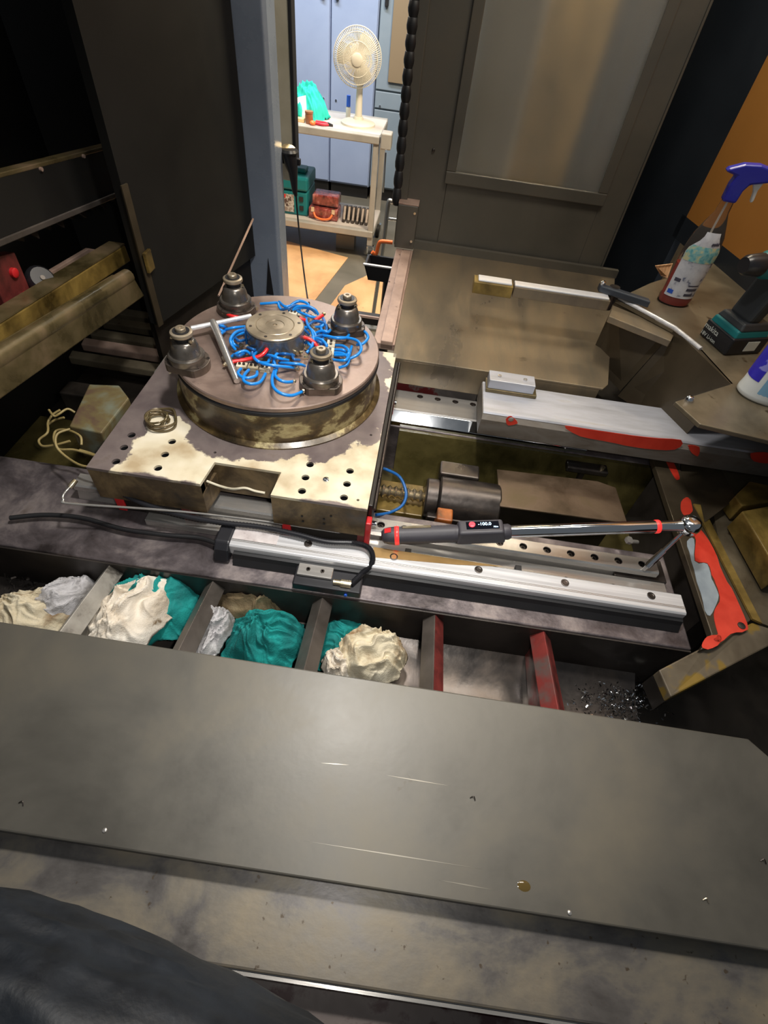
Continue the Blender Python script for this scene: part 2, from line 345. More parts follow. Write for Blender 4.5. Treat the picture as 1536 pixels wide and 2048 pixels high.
# trolley with square aluminium tube
TY = 4.05
tl = zp(735,505,-.70); TX1 = -.43; TX0 = -1.28; TYF = 3.98; TYB = 4.42; TZ = .12
t = thing('trolley', 'beige framed workshop trolley with two shelves on castors', 'trolley', ((TX0+TX1)/2,(TYF+TYB)/2,-.70))
MT['profile'] = mat('warm_grey_profile', [(.3,s2l(160,156,150)),(.7,s2l(184,180,172))], 4, (.35,.5), .2, stretch=(1,1,1))
MT['shelf'] = mat('shelf_board', [(.3,s2l(178,170,164)),(.7,s2l(204,196,190))], 4, (.45,.6))
for x in (TX0, TX1):
    for y in (TYF, TYB):
        MB().box((x-.02,y-.02,-.60),(x+.02,y+.02,TZ-.05)).build('post', MT['profile'], t, bevel=.005)
        c = MB().lathe([(.05,-.014),(.05,.014)], (x+.01,y,-.65), 18, (1,0,0)).build('castor', MT['black'], t, smooth=40)
        MB().box((x-.018,y-.02,-.65),(x+.038,y+.02,-.60)).build('fork', MT['chrome'], c, bevel=.003)
for z in (TZ-.04, -.50):
    MB().box((TX0-.02,TYF-.03,z-.04),(TX1+.02,TYF+.02,z+.005)).build('front_rail', MT['profile'], t, bevel=.006)
    MB().box((TX0-.02,TYB-.02,z-.04),(TX1+.02,TYB+.03,z+.005)).build('rear_rail', MT['profile'], t, bevel=.006)
    MB().box((TX0-.02,TYF+.02,z-.02),(TX1+.02,TYB-.02,z+.004)).build('shelf', MT['shelf'], t)
    for x in (TX0,TX1): MB().box((x-.024,TYF,z-.04),(x+.024,TYB,z)).build('side_rail', MT['profile'], t, bevel=.005)
MB().box((TX1+.03,TYF-.04,TZ-.10),(TX1+.10,TYF+.05,TZ-.01)).build('clamp_bracket', MT['profile'], t, bevel=.008)
MB().tube([(TX1+.07,TYF-.05,TZ-.11),(TX1+.075,TYF-.05,TZ-.34)], .006, 8).build('hanging_rod', MT['chrome'], t, smooth=60)
TOPZ = TZ-.036; LOWZ = -.496
# fan
fan_c = Vector((-.585, 4.18, 0)); hub_c = Vector((-.60,4.13,TOPZ+.345))
t = thing('desk_fan', 'cream desk fan with round wire guard on the trolley top', 'fan', (fan_c.x,fan_c.y,TOPZ))
MT['fan'] = mat('cream_fan_plastic', [(.3,s2l(200,194,178)),(.7,s2l(218,212,198))], 3, (.35,.5))
MB().lathe([(.115,0),(.115,.012),(.09,.022),(.035,.03),(.03,.045)], (fan_c.x,fan_c.y,TOPZ), 36).build('base', MT['fan'], t, smooth=40)
MB().lathe([(.024,.03),(.02,.20),(.026,.24)], (fan_c.x,fan_c.y,TOPZ), 20).build('stand', MT['fan'], t, smooth=40)
fd = Vector((.10,-1,-.05)).normalized()
MB().lathe([(.02,-.02),(.055,0),(.058,.09),(.03,.11)], hub_c - fd*.12, 24, fd).build('motor', MT['fan'], t, smooth=40)
q = Vector((0,0,1)).rotation_difference(fd).to_matrix()
def fp(r, a, h): return hub_c + q @ Vector((r*cos(a), r*sin(a), h))
RF = .148
g = MB()
for k in range(84):
    a_ = 2*pi*k/84
    g.tube([fp(.03,a_,.052), fp(.085,a_,.048), fp(.125,a_,.034), fp(RF,a_,0), fp(.125,a_,-.034), fp(.06,a_,-.045)], .0016, 4, cap=False)
for r, h in ((.03,.052),(.085,.048),(.125,.034),(RF,0),(RF,.008),(.125,-.034)):
    g.tube([fp(r,2*pi*k/40,h) for k in range(40)], .0022, 5, closed=True)
g.build('guard', MT['fan'], t, smooth=60)
MB().lathe([(.034,0),(.034,.006),(.025,.01)], hub_c+fd*.05, 24, fd).build('badge', MT['fan'], t, smooth=40)
for k in range(3):
    bl = []
    for i in range(9):
        rr = .03 + .10*i/8; w_ = .40 + .48*sin(pi*min(1,(i+1)/8*.8))
        bl.append([fp(rr, 2*pi*k/3+1.0 - w_*.7, .012), fp(rr, 2*pi*k/3+1.0, .0), fp(rr, 2*pi*k/3+1.0 + w_*.7, -.012)])
    mb = MB()
    for i in range(8):
        for j in range(2): mb.slab([bl[i][j],bl[i+1][j],bl[i+1][j+1],bl[i][j+1]], -fd*.002)
    mb.build('blade', MT['fan'], t, smooth=60)

# crumpled cloth: a square sheet gathered into folds, with its own thickness
def rag(name, c, size, m, label, seed=0, group='wiping rags', rot=0, fold=1.0, sub=5, flat=.55, cat='rag', n=84):
    sv = Vector((seed*3.17+.3, seed*1.71, seed*2.3)); R = Matrix.Rotation(rot,3,'Z'); V = Vector
    def nz(x, y, o): return noise.noise(V((x, y, o))+sv)
    def ridge(x, y, o): return (1-abs(nz(x,y,o))*1.9)
    vs = []; fs = []
    for j in range(n+1):
        for i in range(n+1):
            u, v = 2*i/n-1, 2*j/n-1
            r = max(abs(u),abs(v)); e = (u*u+v*v)**.5
            k = (r/e if e > 1e-6 else 1)**.55                     # between square and round
            x, y = u*k, v*k; rr = (x*x+y*y)**.5
            a = 1 + .20*nz(x*1.1,y*1.1,3.1) + .10*nz(x*2.6,y*2.6,8.2)
            wx, wy = x + .45*nz(x*1.3,y*1.3,11) , y + .45*nz(x*1.3,y*1.3,17)
            th = 2.4*nz(wx*.55,wy*.55,23)                         # fold direction drifts over the sheet
            f1 = ridge((wx*cos(th)+wy*sin(th))*2.3, (-wx*sin(th)+wy*cos(th))*.7, 1)
            f2 = ridge((wx*cos(th+1)+wy*sin(th+1))*4.6, (-wx*sin(th+1)+wy*cos(th+1))*1.5, 5)
            f3 = ridge(wx*8, wy*5.5, 9)
            dome = max(0, 1-min(1,rr)**2.6)
            z = dome*(.55+.25*nz(x*.9,y*.9,31)) + fold*(.30*f1*f1*(.35+.65*dome) + .19*f2*(.3+.7*dome) + .07*f3) - .12
            z -= .45*max(0, rr-.86)*3
            x2 = x*a + fold*.10*nz(x*3,y*3,41) ; y2 = y*a + fold*.10*nz(x*3,y*3,47)
            vs.append(R @ V((x2*size[0], y2*size[1], max(-.75,z)*size[2]*1.25)))
    for j in range(n):
        for i in range(n):
            k = j*(n+1)+i; fs.append((k,k+1,k+n+2,k+n+1))
    me = bpy.data.meshes.new(name); me.from_pydata([tuple(p) for p in vs], [], fs); me.update()
    o = link(name, me, MT[m], None, 180); o.location = c
    sm = o.modifiers.new('thickness','SOLIDIFY'); sm.thickness = .004; sm.offset = -1
    return tag(o, label, cat, group)
tc = yp(615,183,4.2)
rag('cloth', (tc.x-.02,4.2,TOPZ+.04), (.15,.12,.13), 'teal_bright', 'bright teal cloth heaped on the trolley top beside the fan', 11, None, sub=4, flat=.6, cat='cloth')
# small things on the trolley top
def small(name, px, py, z, d, m, label, cat, fn):
    p = zp(px, py, z); t_ = thing(name, label, cat, (p.x,p.y,z)); fn(t_, p); return t_
MT['paper'] = mat('white_paper', s2l(240,236,228), 4, (.6,.7))
MT['redplastic'] = mat('red_plastic', s2l(196,42,60), 6, (.3,.4))
MT['brownplastic'] = mat('brown_plastic', s2l(150,96,64), 6, (.3,.45))
MT['orangeplastic'] = mat('orange_plastic', s2l(240,120,60), 6, (.35,.5))
MT['bluecap'] = mat('blue_cap_plastic', s2l(40,90,200), 6, (.3,.4))
MT['woodlight'] = mat('pale_wood', s2l(230,190,140), 8, (.5,.6))
def tp(px, py, y): p = yp(px,py,y); return Vector((p.x, y, TOPZ))
p = tp(603,205,4.06)
tag(MB().slab([(p.x-.04,4.07,TOPZ+.001),(p.x+.035,4.06,TOPZ+.001),(p.x+.02,4.10,TOPZ+.13),(p.x-.045,4.105,TOPZ+.11)],(0,.002,0)).build('paper_note', MT['paper']), 'white paper leaning on the bright teal cloth', 'paper')
p = tp(618,222,4.03)
t = thing('pot', 'small brown jar on the trolley top', 'jar', (p.x,4.03,TOPZ))
MB().lathe([(.022,0),(.026,.02),(.025,.055)], (p.x,4.03,TOPZ), 18).build('jar_body', MT['brownplastic'], t, smooth=40)
MB().lathe([(.027,.055),(.027,.066)], (p.x,4.03,TOPZ), 18).build('jar_lid', MT['brownplastic'], t, smooth=40)
p = tp(648,224,4.03)
t = thing('pliers', 'red handled pliers lying on the trolley top', 'pliers', (p.x,4.03,TOPZ))
MB().tube(smoothpath([(p.x-.06,4.02,TOPZ+.009),(p.x-.01,4.01,TOPZ+.009),(p.x+.03,4.03,TOPZ+.009)],6), .009, 8).build('handle', MT['redplastic'], t, smooth=60)
MB().tube(smoothpath([(p.x-.06,4.06,TOPZ+.009),(p.x-.01,4.055,TOPZ+.009),(p.x+.03,4.035,TOPZ+.009)],6), .009, 8).build('handle', MT['redplastic'], t, smooth=60)
MB().hex([(p.x+.025,4.022,TOPZ),(p.x+.06,4.026,TOPZ),(p.x+.06,4.034,TOPZ),(p.x+.025,4.04,TOPZ),(p.x+.025,4.022,TOPZ+.02),(p.x+.06,4.026,TOPZ+.012),(p.x+.06,4.034,TOPZ+.012),(p.x+.025,4.04,TOPZ+.02)]).build('jaw', MT['dark_steel'], t)
p = tp(600,226,4.04)
tag(MB().box((p.x-.05,4.02,TOPZ),(p.x+.03,4.06,TOPZ+.022)).build('wood_block', MT['woodlight'], bevel=.004), 'pale wooden block by the left end of the trolley top', 'block')
p = tp(625,232,4.0)
tag(MB().lathe([(.012,0),(.018,.006),(.02,.014),(.014,.022),(.004,.026)], (p.x,4.0,TOPZ), 18).build('orange_knob', MT['orangeplastic'], smooth=60), 'small orange knob in front of the brown jar', 'knob')
p = tp(697,205,4.33)
t = thing('glue_bottle', 'little white bottle with a blue cap behind the fan', 'bottle', (p.x,4.33,TOPZ))
MB().lathe([(.016,0),(.017,.05),(.01,.06)], (p.x,4.33,TOPZ), 16).build('bottle_body', MT['fan'], t, smooth=40)
MB().lathe([(.014,.06),(.013,.12)], (p.x,4.33,TOPZ), 16).build('cap', MT['bluecap'], t, smooth=40)

# tool case on the lower shelf
MT['tealcase'] = mat('teal_case_plastic', [(.3,s2l(8,104,110)),(.7,s2l(16,122,126))], 5, (.35,.5))
MT['caselabel'] = mat('case_label_print', [(.42,s2l(90,70,66)),(.5,s2l(206,200,192)),(.6,s2l(150,132,122))], 26, (.4,.5), detail=2)
MT['labelred'] = mat('label_red', s2l(206,48,44), 6, (.4,.5))
cx0 = -1.30; cx1 = yp(616,400,4.08).x
t = thing('tool_case', 'teal plastic tool case on the lower trolley shelf', 'case', ((cx0+cx1)/2,4.2,LOWZ))
MB().box((cx0,4.06,LOWZ),(cx1,4.34,LOWZ+.16)).build('case_base', MT['tealcase'], t, bevel=.012)
MB().box((cx0-.004,4.05,LOWZ+.165),(cx1+.004,4.35,LOWZ+.25)).build('lid', MT['tealcase'], t, bevel=.014)
MB().box((cx0+.08,4.15,LOWZ+.25),(cx1-.03,4.25,LOWZ+.28)).build('handle', MT['tealcase'], t, bevel=.01)
lb = MB().box((cx0+.06,4.056,LOWZ+.02),(cx1-.10,4.06,LOWZ+.135)).build('label_print', MT['caselabel'], t)
MB().box((cx1-.235,4.053,LOWZ+.112),(cx1-.16,4.056,LOWZ+.134)).build('red_band', MT['labelred'], lb)
for z in (.05,.11): MB().box((cx1-.06,4.052,LOWZ+z-.012),(cx1-.03,4.06,LOWZ+z+.02)).build('latch', MT['blackplastic'], t, bevel=.003)
# red transparent case
MT['redcase'] = mat('clear_red_case', [(.35,s2l(70,34,34)),(.55,s2l(150,70,64)),(.75,s2l(206,150,140))], 18, (.12,.25), 0, spec=.7)
rx0 = yp(618,420,4.06).x; rx1 = yp(676,430,4.06).x
t = thing('drill_bit_case', 'shiny red and black small case with an orange handle', 'case', ((rx0+rx1)/2,4.12,LOWZ))
MB().box((rx0,4.04,LOWZ),(rx1,4.20,LOWZ+.075)).build('case_base', MT['redcase'], t, bevel=.01)
MB().box((rx0+.02,4.08,LOWZ+.08),(rx1-.005,4.22,LOWZ+.15)).build('lid', MT['redcase'], t, bevel=.01)
MB().tube(smoothpath([(rx0+.04,4.038,LOWZ+.045),(rx0+.06,4.02,LOWZ+.022),((rx0+rx1)/2,4.015,LOWZ+.014),(rx1-.06,4.02,LOWZ+.022),(rx1-.04,4.038,LOWZ+.045)],6), .008, 8).build('handle', MT['orangeplastic'], t, smooth=60)
for x in (rx0+.02, rx1-.045): MB().box((x,4.034,LOWZ+.05),(x+.025,4.042,LOWZ+.085)).build('latch', MT['chrome'], t, bevel=.002)
# row of grey sockets / bags on the right of the lower shelf
for i in range(6):
    x = rx1+.03+i*.034
    if x > TX1-.05: break
    _ord = ['first','second','third','fourth','fifth','sixth'][i]
    tag(MB().prism([(4.05,LOWZ),(4.18,LOWZ),(4.20,LOWZ+.075),(4.12,LOWZ+.095),(4.06,LOWZ+.02)], x, x+.024, 'x').build('grey_pouch', MT['cone_base'], bevel=.006), _ord + ' grey flat packet counted from the red case', 'packet', 'grey packets on the lower shelf')
# box under the trolley
p = zp(690,478,-.60)
bx0 = zp(672,495,-.70)
t = thing('cable_box', 'open grey box on the floor under the trolley', 'box', (bx0.x+.06,bx0.y,-.70))
MT['greybox'] = mat('grey_box_plastic', s2l(128,122,112), 5, (.5,.6))
xx, yy = bx0.x, bx0.y
MB().box((xx,yy,-.70),(xx+.14,yy+.012,-.60)).build('side', MT['greybox'], t); MB().box((xx,yy+.10,-.70),(xx+.14,yy+.112,-.60)).build('side', MT['greybox'], t)
MB().box((xx,yy+.012,-.70),(xx+.012,yy+.10,-.60)).build('side', MT['greybox'], t); MB().box((xx+.128,yy+.012,-.70),(xx+.14,yy+.10,-.60)).build('side', MT['greybox'], t)
MB().box((xx+.012,yy+.012,-.70),(xx+.128,yy+.10,-.69)).build('bottom', MT['black'], t)

# pipe stand, orange strap and black bin by the door jamb
p0, p1, p2 = yp(785,403,3.0), yp(776,410,3.0), yp(767,485,3.0)
MT['galv'] = mat('galvanised_tube', s2l(178,180,180), 6, (.25,.35), .8)
t = thing('pipe_stand', 'bent galvanised tube standing by the door jamb', 'pipe', (p2.x,3.0,-.70))
MB().tube(smoothpath([p0+Vector((.06,0,.0)),p0,p1,p2,(p2.x-.03,3.0,-.70)],6), .012, 10).build('tube', MT['galv'], t, smooth=60)
MB().tube([yp(774,437,3.0),yp(784,438,3.0)+Vector((.05,0,0))], .008, 8).build('side_arm', MT['galv'], t, smooth=60)
MB().box((p2.x-.12,2.95,-.70),(p2.x+.12,3.05,-.685)).build('foot', MT['galv'], t)
bz = -.05
q0, q1 = zp(728,530,bz), zp(768,543,bz)
t = thing('waste_tray', 'black plastic bin standing beside the machine doorway', 'bin', (q0.x+.08,q0.y+.1,-.70))
X0, X1, Y0, Y1 = q0.x, q0.x+.17, q0.y, q0.y+.13
def frust(a, b, z0, z1, ins):
    return [(a[0]+ins,a[1]+ins,z0),(b[0]-ins,a[1]+ins,z0),(b[0]-ins,b[1]-ins,z0),(a[0]+ins,b[1]-ins,z0),(a[0],a[1],z1),(b[0],a[1],z1),(b[0],b[1],z1),(a[0],b[1],z1)]
MB().hex([(X0+.02,Y0+.02,bz-.075),(X1-.02,Y0+.02,bz-.075),(X1-.02,Y0+.03,bz-.075),(X0+.02,Y0+.03,bz-.075),(X0,Y0,bz),(X1,Y0,bz),(X1,Y0+.012,bz),(X0,Y0+.012,bz)]).build('front_side', MT['blackplastic'], t, bevel=.003)
MB().hex([(X0+.02,Y0+.02,bz-.075),(X0+.03,Y0+.02,bz-.075),(X0+.03,Y1-.02,bz-.075),(X0+.02,Y1-.02,bz-.075),(X0,Y0,bz),(X0+.012,Y0,bz),(X0+.012,Y1,bz),(X0,Y1,bz)]).build('left_side', MT['blackplastic'], t, bevel=.003)
MB().hex([(X1-.03,Y0+.02,bz-.075),(X1-.02,Y0+.02,bz-.075),(X1-.02,Y1-.02,bz-.075),(X1-.03,Y1-.02,bz-.075),(X1-.012,Y0,bz),(X1,Y0,bz),(X1,Y1,bz),(X1-.012,Y1,bz)]).build('right_side', MT['blackplastic'], t, bevel=.003)
MB().box((X0,Y1-.012,bz-.075),(X1,Y1,bz+.0)).build('back_side', MT['blackplastic'], t, bevel=.003)
MB().box((X0+.02,Y0+.02,bz-.0755),(X1-.02,Y1-.01,bz-.07)).build('bottom', MT['blackplastic'], t)
MB().box((X0-.004,Y0-.006,bz),(X1+.004,Y0+.008,bz+.008)).build('rim', MT['alu'], t, bevel=.002)
MB().lathe([(.03,-.70),(.03,bz-.075)], (X1-.05,(Y0+Y1)/2,0), 14).build('leg', MT['blackplastic'], t, smooth=40)
MB().lathe([(.09,-.70),(.085,-.685),(.03,-.66)], (X1-.05,(Y0+Y1)/2,0), 20).build('foot', MT['blackplastic'], t, smooth=40)
tag(MB().tube(smoothpath([(X0+.02,Y1-.006,bz+.012),yp(752,508,Y1),yp(757,490,Y1),yp(763,483,Y1),yp(785,485,Y1)],6), .009, 8).build('strap', MT['orangeplastic'], smooth=60), 'orange strap rising from the black bin', 'strap')
# ================================================================== STRUCTURE: machine enclosure
YB = 2.25
def wall_strip(name, pts, z0, z1, m, th=.02, parent=None):
    """vertical sheet along a plan polyline (front face on the polyline, thickness away from the camera)"""
    mb = MB()
    for (a, b) in zip(pts[:-1], pts[1:]):
        d = Vector((b[0]-a[0], b[1]-a[1], 0)).normalized(); n = Vector((-d.y, d.x, 0))*th
        if n.y < 0 and abs(n.y) > abs(n.x)*.3: n = -n
        A, B = Vector((a[0],a[1],0)), Vector((b[0],b[1],0))
        mb.hex([A+Vector((0,0,z0)),B+Vector((0,0,z0)),B+n+Vector((0,0,z0)),A+n+Vector((0,0,z0)),A+Vector((0,0,z1)),B+Vector((0,0,z1)),B+n+Vector((0,0,z1)),A+n+Vector((0,0,z1))])
    return mb.build(name, MT[m], parent)
ZT = 1.75
# dark left panels
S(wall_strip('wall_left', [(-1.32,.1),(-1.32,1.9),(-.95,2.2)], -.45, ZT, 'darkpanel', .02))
pn = thing('column_panel', 'tall dark sheet panel between the oily beams and the blue column', 'panel', (-.78,1.8,.04))
e0 = xp(330,640,-.85)
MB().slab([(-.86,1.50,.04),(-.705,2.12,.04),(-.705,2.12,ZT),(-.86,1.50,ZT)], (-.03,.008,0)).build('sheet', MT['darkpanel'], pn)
MB().slab([(-.858,1.490,.04),(-.852,1.515,.04),(-.852,1.515,.46),(-.858,1.490,.46)], (.005,-.002,0)).build('worn_edge', MT['chute'], pn)
MB().slab([(-.885,1.52,-.45),(-.73,2.13,-.45),(-.73,2.13,.05),(-.885,1.52,.05)], (-.02,.006,0)).build('dark_skirt', MT['void'], pn)  # dark sheet added to keep the gap below the panel in shade
MB().tube([xp(500,437,-.70)+Vector((.012,0,0)), zp(437,592,.10)], .004, 6).build('rust_edge', MT['strip'], pn)
MB().box(tuple(xp(297,522,-.842)+Vector((-.004,-.02,-.03))), tuple(xp(297,522,-.842)+Vector((.006,.02,.03)))).build('latch_plate', MT['ochre'], pn, bevel=.002)
# blue column and cream door edge
bc = thing('column', 'blue grey painted machine column at the left of the doorway', 'column', (-.65,2.15,-.70))
MB().prism([(-.90,2.125),(-.612,2.125),(-.60,2.14),(-.60,2.24),(-.90,2.24)], -.70, ZT).build('post', MT['bluecol'], bc, bevel=.004)
MB().slab([(-.672,2.121,-.12),(-.640,2.121,-.12),(-.652,2.121,.035)], (0,.004,0)).build('opening_shade', MT['black'], bc)  # black patch on the solid post, painted shade of an opening
cd = thing('door_edge', 'cream painted edge of the open sliding door', 'door edge', (-.57,2.30,.3))
z_b = yp(580,362,2.32).z
xL = yp(545,200,2.32).x-.06; xR = yp(579,100,2.32).x
MB().box((xL,2.32,z_b),(xR,2.36,ZT)).build('edge_strip', MT['cream_strip'], cd, bevel=.004)
MB().box((xR,2.315,z_b+.06),(xR+.012,2.37,ZT)).build('rubber_lip', MT['black'], cd, bevel=.003)
for py in (25,185): 
    p = yp(528+py*.04,py,2.31); MB().box((p.x-.012,2.30,p.z-.03),(p.x+.014,2.322,p.z+.03)).build('hinge', MT['blackplastic'], cd, bevel=.005)
# dangling black connector with cable
dp = thing('hanging_connector', 'black connector hanging on a thin cable in front of the doorway', 'connector', (-.57,2.28,.32))
YC = 2.26
a0 = yp(578,306,YC); a1 = yp(586,345,YC); a2 = yp(590,385,YC); a3 = yp(592,392,YC)
MB().tube([a0,a0+(a1-a0)*.5,a1,a2,a3], [.03,.026,.018,.010,.006], 14).build('plug', MT['blackplastic'], dp, smooth=40)
MB().lathe([(.034,0),(.036,.006),(.03,.014)], a0+Vector((0,0,.0)), 20).build('cap', MT['blackplastic'], dp, smooth=40)
MB().lathe([(.029,0),(.030,.003)], a0+Vector((0,0,.006)), 20, (.3,-.5,1)).build('ring', MT['brass'], dp, smooth=40)
MB().box(tuple(yp(548,318,YC)+Vector((0,0,-.012))), tuple(yp(600,326,YC)+Vector((0,.02,.012)))).build('bracket', MT['blackplastic'], dp, bevel=.004)
MB().tube(smoothpath([a3, yp(597,450,YC+.01), yp(606,530,YC-.05), yp(614,590,YC-.2), zp(618,606,.25)],8), .0035, 6).build('cable', MT['black'], dp, smooth=60)

# back door with window, right of the doorway
jx = yp(833,0,YB).x
sl = thing('brush_seal', 'black lumpy rubber seal down the door jamb', 'seal', (jx-.02,YB,.35))
mb = MB()
pz = [yp(835-38*k/12, 410*k/12, YB-.01) for k in range(-3,13)]
for k in range(len(pz)-1):
    a, b = pz[k], pz[k+1]
    mb.lathe([(.015,0),(.019,.012),(.020,(a-b).length*.5),(.017,(a-b).length*.95),(.015,(a-b).length)], b+Vector((-.008,0,0)), 10, a-b)
mb.build('rubber', MT['black'], sl, smooth=50)
dx0 = yp(835,200,YB).x-.03; DXR = yp(1290,180,YB).x+.10
dr = thing('door_1', 'grey machine door with a big yellowish window', 'door', ((dx0+DXR)/2,YB,.12)); dr['kind']='structure'
zb = .12
w0 = yp(890,378,YB); w1 = yp(1203,385,YB); wx0 = yp(915,180,YB).x
WX0, WX1, WZ0, WZ1 = yp(893,370,YB).x, yp(1210,383,YB).x, (w0.z+w1.z)/2, ZT-.2
MB().box((dx0,YB,zb),(WX0,YB+.03,ZT)).build('stile', MT['door'], dr, bevel=.002)
MB().box((WX1,YB,zb),(DXR,YB+.03,ZT)).build('stile', MT['door'], dr, bevel=.002)
MB().box((WX0,YB,zb),(WX1,YB+.03,WZ0)).build('bottom_panel', MT['door'], dr, bevel=.002)
MB().box((WX0,YB,WZ1),(WX1,YB+.03,ZT)).build('top_panel', MT['door'], dr, bevel=.002)
fw = .045
fr = MB(); fr.box((WX0-.01,YB-.012,WZ0+fw*.7),(WX0+fw*.6,YB-.0005,WZ1)); fr.box((WX1-fw*.6,YB-.012,WZ0+fw*.7),(WX1+.01,YB-.0005,WZ1)); fr.box((WX0-.01,YB-.014,WZ0-.01),(WX1+.01,YB-.0005,WZ0+fw*.7))
fr.build('window_frame', MT['door'], dr, bevel=.003)
MB().box((WX0,YB+.012,WZ0),(WX1,YB+.02,WZ1)).build('pane', MT['glass'], dr)
MB().box((dx0,YB-.02,zb),(dx0+.035,YB,ZT)).build('edge_channel', MT['door'], dr, bevel=.003)
for py in (300,):
    MB().lathe([(.006,0),(.006,.004),(.003,.006)], yp(867,py,YB), 12, (0,-1,0)).build('screw', MT['dark_steel'], dr, smooth=40)
# tan block added behind the door glass to imitate the pane's yellowish reflection
tx0, tx1 = yp(1052,200,3.6).x, yp(1300,200,3.6).x
tag(MB().box((tx0,3.6,-.70),(tx1+.6,3.9,2.0)).build('reflection_backing', MT['tray'], bevel=.01), 'tan backing added behind the door glass to imitate its reflection', 'reflection_backing')
bk0, bk1 = yp(797,408,YB-.06), yp(826,500,YB-.06)
bk = thing('door_stop', 'small grey bracket at the foot of the door jamb', 'bracket', (bk0.x,YB-.03,bk1.z))
MB().box((bk0.x,YB-.06,bk1.z),(bk1.x,YB-.025,bk0.z)).build('plate', MT['door'], bk, bevel=.003)
MB().box((bk0.x,YB-.06,bk0.z),(bk1.x,YB-.0,bk0.z+.006)).build('top_flange', MT['strip'], bk, bevel=.001)
for f_ in (.2,.85): MB().lathe([(.005,0),(.005,.004)], (bk1.x-.012,YB-.06,bk1.z+(bk0.z-bk1.z)*f_), 10, (0,-1,0)).build('screw', MT['brass'], bk, smooth=40)
# right wall: dark corner panel and the orange panel
c0 = Vector((DXR-.02, YB-.01, 0)); 
WR = Vector((-.2345,1,0)).normalized()
ob = zp(1378,438,.36)          # lower left corner of the orange panel
wrp = ob
def wr(t, z): return Vector((wrp.x+WR.x*t, wrp.y+WR.y*t, z))
S(MB().slab([wr(.02,-.4),wr(1.2,-.4),wr(1.2,ZT),wr(.02,ZT)], (.03,.01,0)).build('wall_right', MT['nearblack']))
op = thing('partition', 'plain orange partition behind the drill at the right edge', 'partition', (wr(-.6,0).x,wr(-.6,0).y,.36))
MB().slab([wr(-1.3,.36),wr(.02,.36),wr(.02,ZT),wr(-1.3,ZT)], (.03,.01,0)).build('panel', MT['orange'], op)
MB().slab([wr(-1.3,.28),wr(.05,.28),wr(.05,.36),wr(-1.3,.36)], (.04,.01,0)).build('bottom_frame', MT['nearblack'], op)
S(MB().slab([(DXR-.01,YB-.005,-.4),wr(1.0,-.4)-Vector((.01,0,0)),wr(1.0,ZT)-Vector((.01,0,0)),(DXR-.01,YB-.005,ZT)],(0,.03,0)).build('wall_corner', MT['nearblack']))

# ================================================================== front cover, sill, trough
cv = thing('front_cover', 'large dark sheet metal cover across the foreground', 'cover', (0,.25,-.012))
cc = [(-1.30,.074),(.80,.072),(.84,.12),(.84,.36),(.79,.408),(-1.30,.416)]
MB().prism(cc, -.012, 0.0).build('plate', MT['cover'], cv, bevel=.003)
MB().box((-1.30,.400,-.045),(.78,.409,-.012)).build('rear_lip', MT['cover'], cv)
for px_, py_ in ((205,1672),(1140,1838)):
    p = zp(px_,py_,0); MB().lathe([(.0035,0),(.0035,.0015),(.002,.0025)], (p.x,p.y+.008,0), 12).build('screw', MT['steel'], cv, smooth=40)
for (px_, py_, lab_) in ((38,1606,'tiny curled metal chip at the left end of the front cover'),(1405,1800,'tiny brass chip near the front edge of the cover, lower right'),(940,1596,'small dark chip in the middle of the front cover'),(1520,1722,'tiny bright chip at the right end of the front cover')):
    p = zp(px_,py_,0); s_ = .003
    tag(MB().tube(smoothpath([p+Vector((0,0,.001)), p+Vector((s_*2,s_,.004)), p+Vector((s_*3,-s_,.001))],4), .0009, 5).build('metal_chip', MT['brass' if px_==1405 else 'dark_steel'], None, smooth=60), lab_, 'metal chip')
MT['scratch'] = mat('bright_scratch', s2l(140,135,124), 5, (.3,.4), .5)
for (xa,ya,xb,yb_) in ((610,1682,965,1738),(878,1760,988,1780),(640,1526,700,1530),(770,1550,900,1572)):
    a, b = zp(xa,ya,0), zp(xb,yb_,0); n = Vector((-(b-a).y,(b-a).x,0)).normalized()*.0009
    MB().slab([a,(a+b)/2-n,b,(a+b)/2+n], (0,0,.0003)).build('scratch', MT['scratch'], cv)
p = zp(1048,1772,0)
MT['oildrop'] = mat('amber_oil', s2l(92,76,40), 5, (.05,.1), 0)
tag(MB().lathe([(.011,0),(.009,.0006),(.005,.001),(.001,.0012)], p, 18, sy=.7).build('oil_drop', MT['oildrop'], smooth=60), 'amber drop of oil on the front cover', 'oil drop')
sl_ = thing('front_sill', 'stained bare metal sill along the bottom of the picture', 'sill', (0,.02,-.40))
MB().box((-1.30,-.046,-.08),(1.0,.35,-.045)).build('sill_plate', MT['sill'], sl_, bevel=.004)
MB().box((-1.30,-.26,-.40),(1.0,-.053,-.10)).build('apron', MT['sill_front'], sl_, bevel=.004)
MB().box((-1.30,-.052,-.09),(1.0,-.0475,-.0445)).build('edge_strip', MT['steel'], sl_)

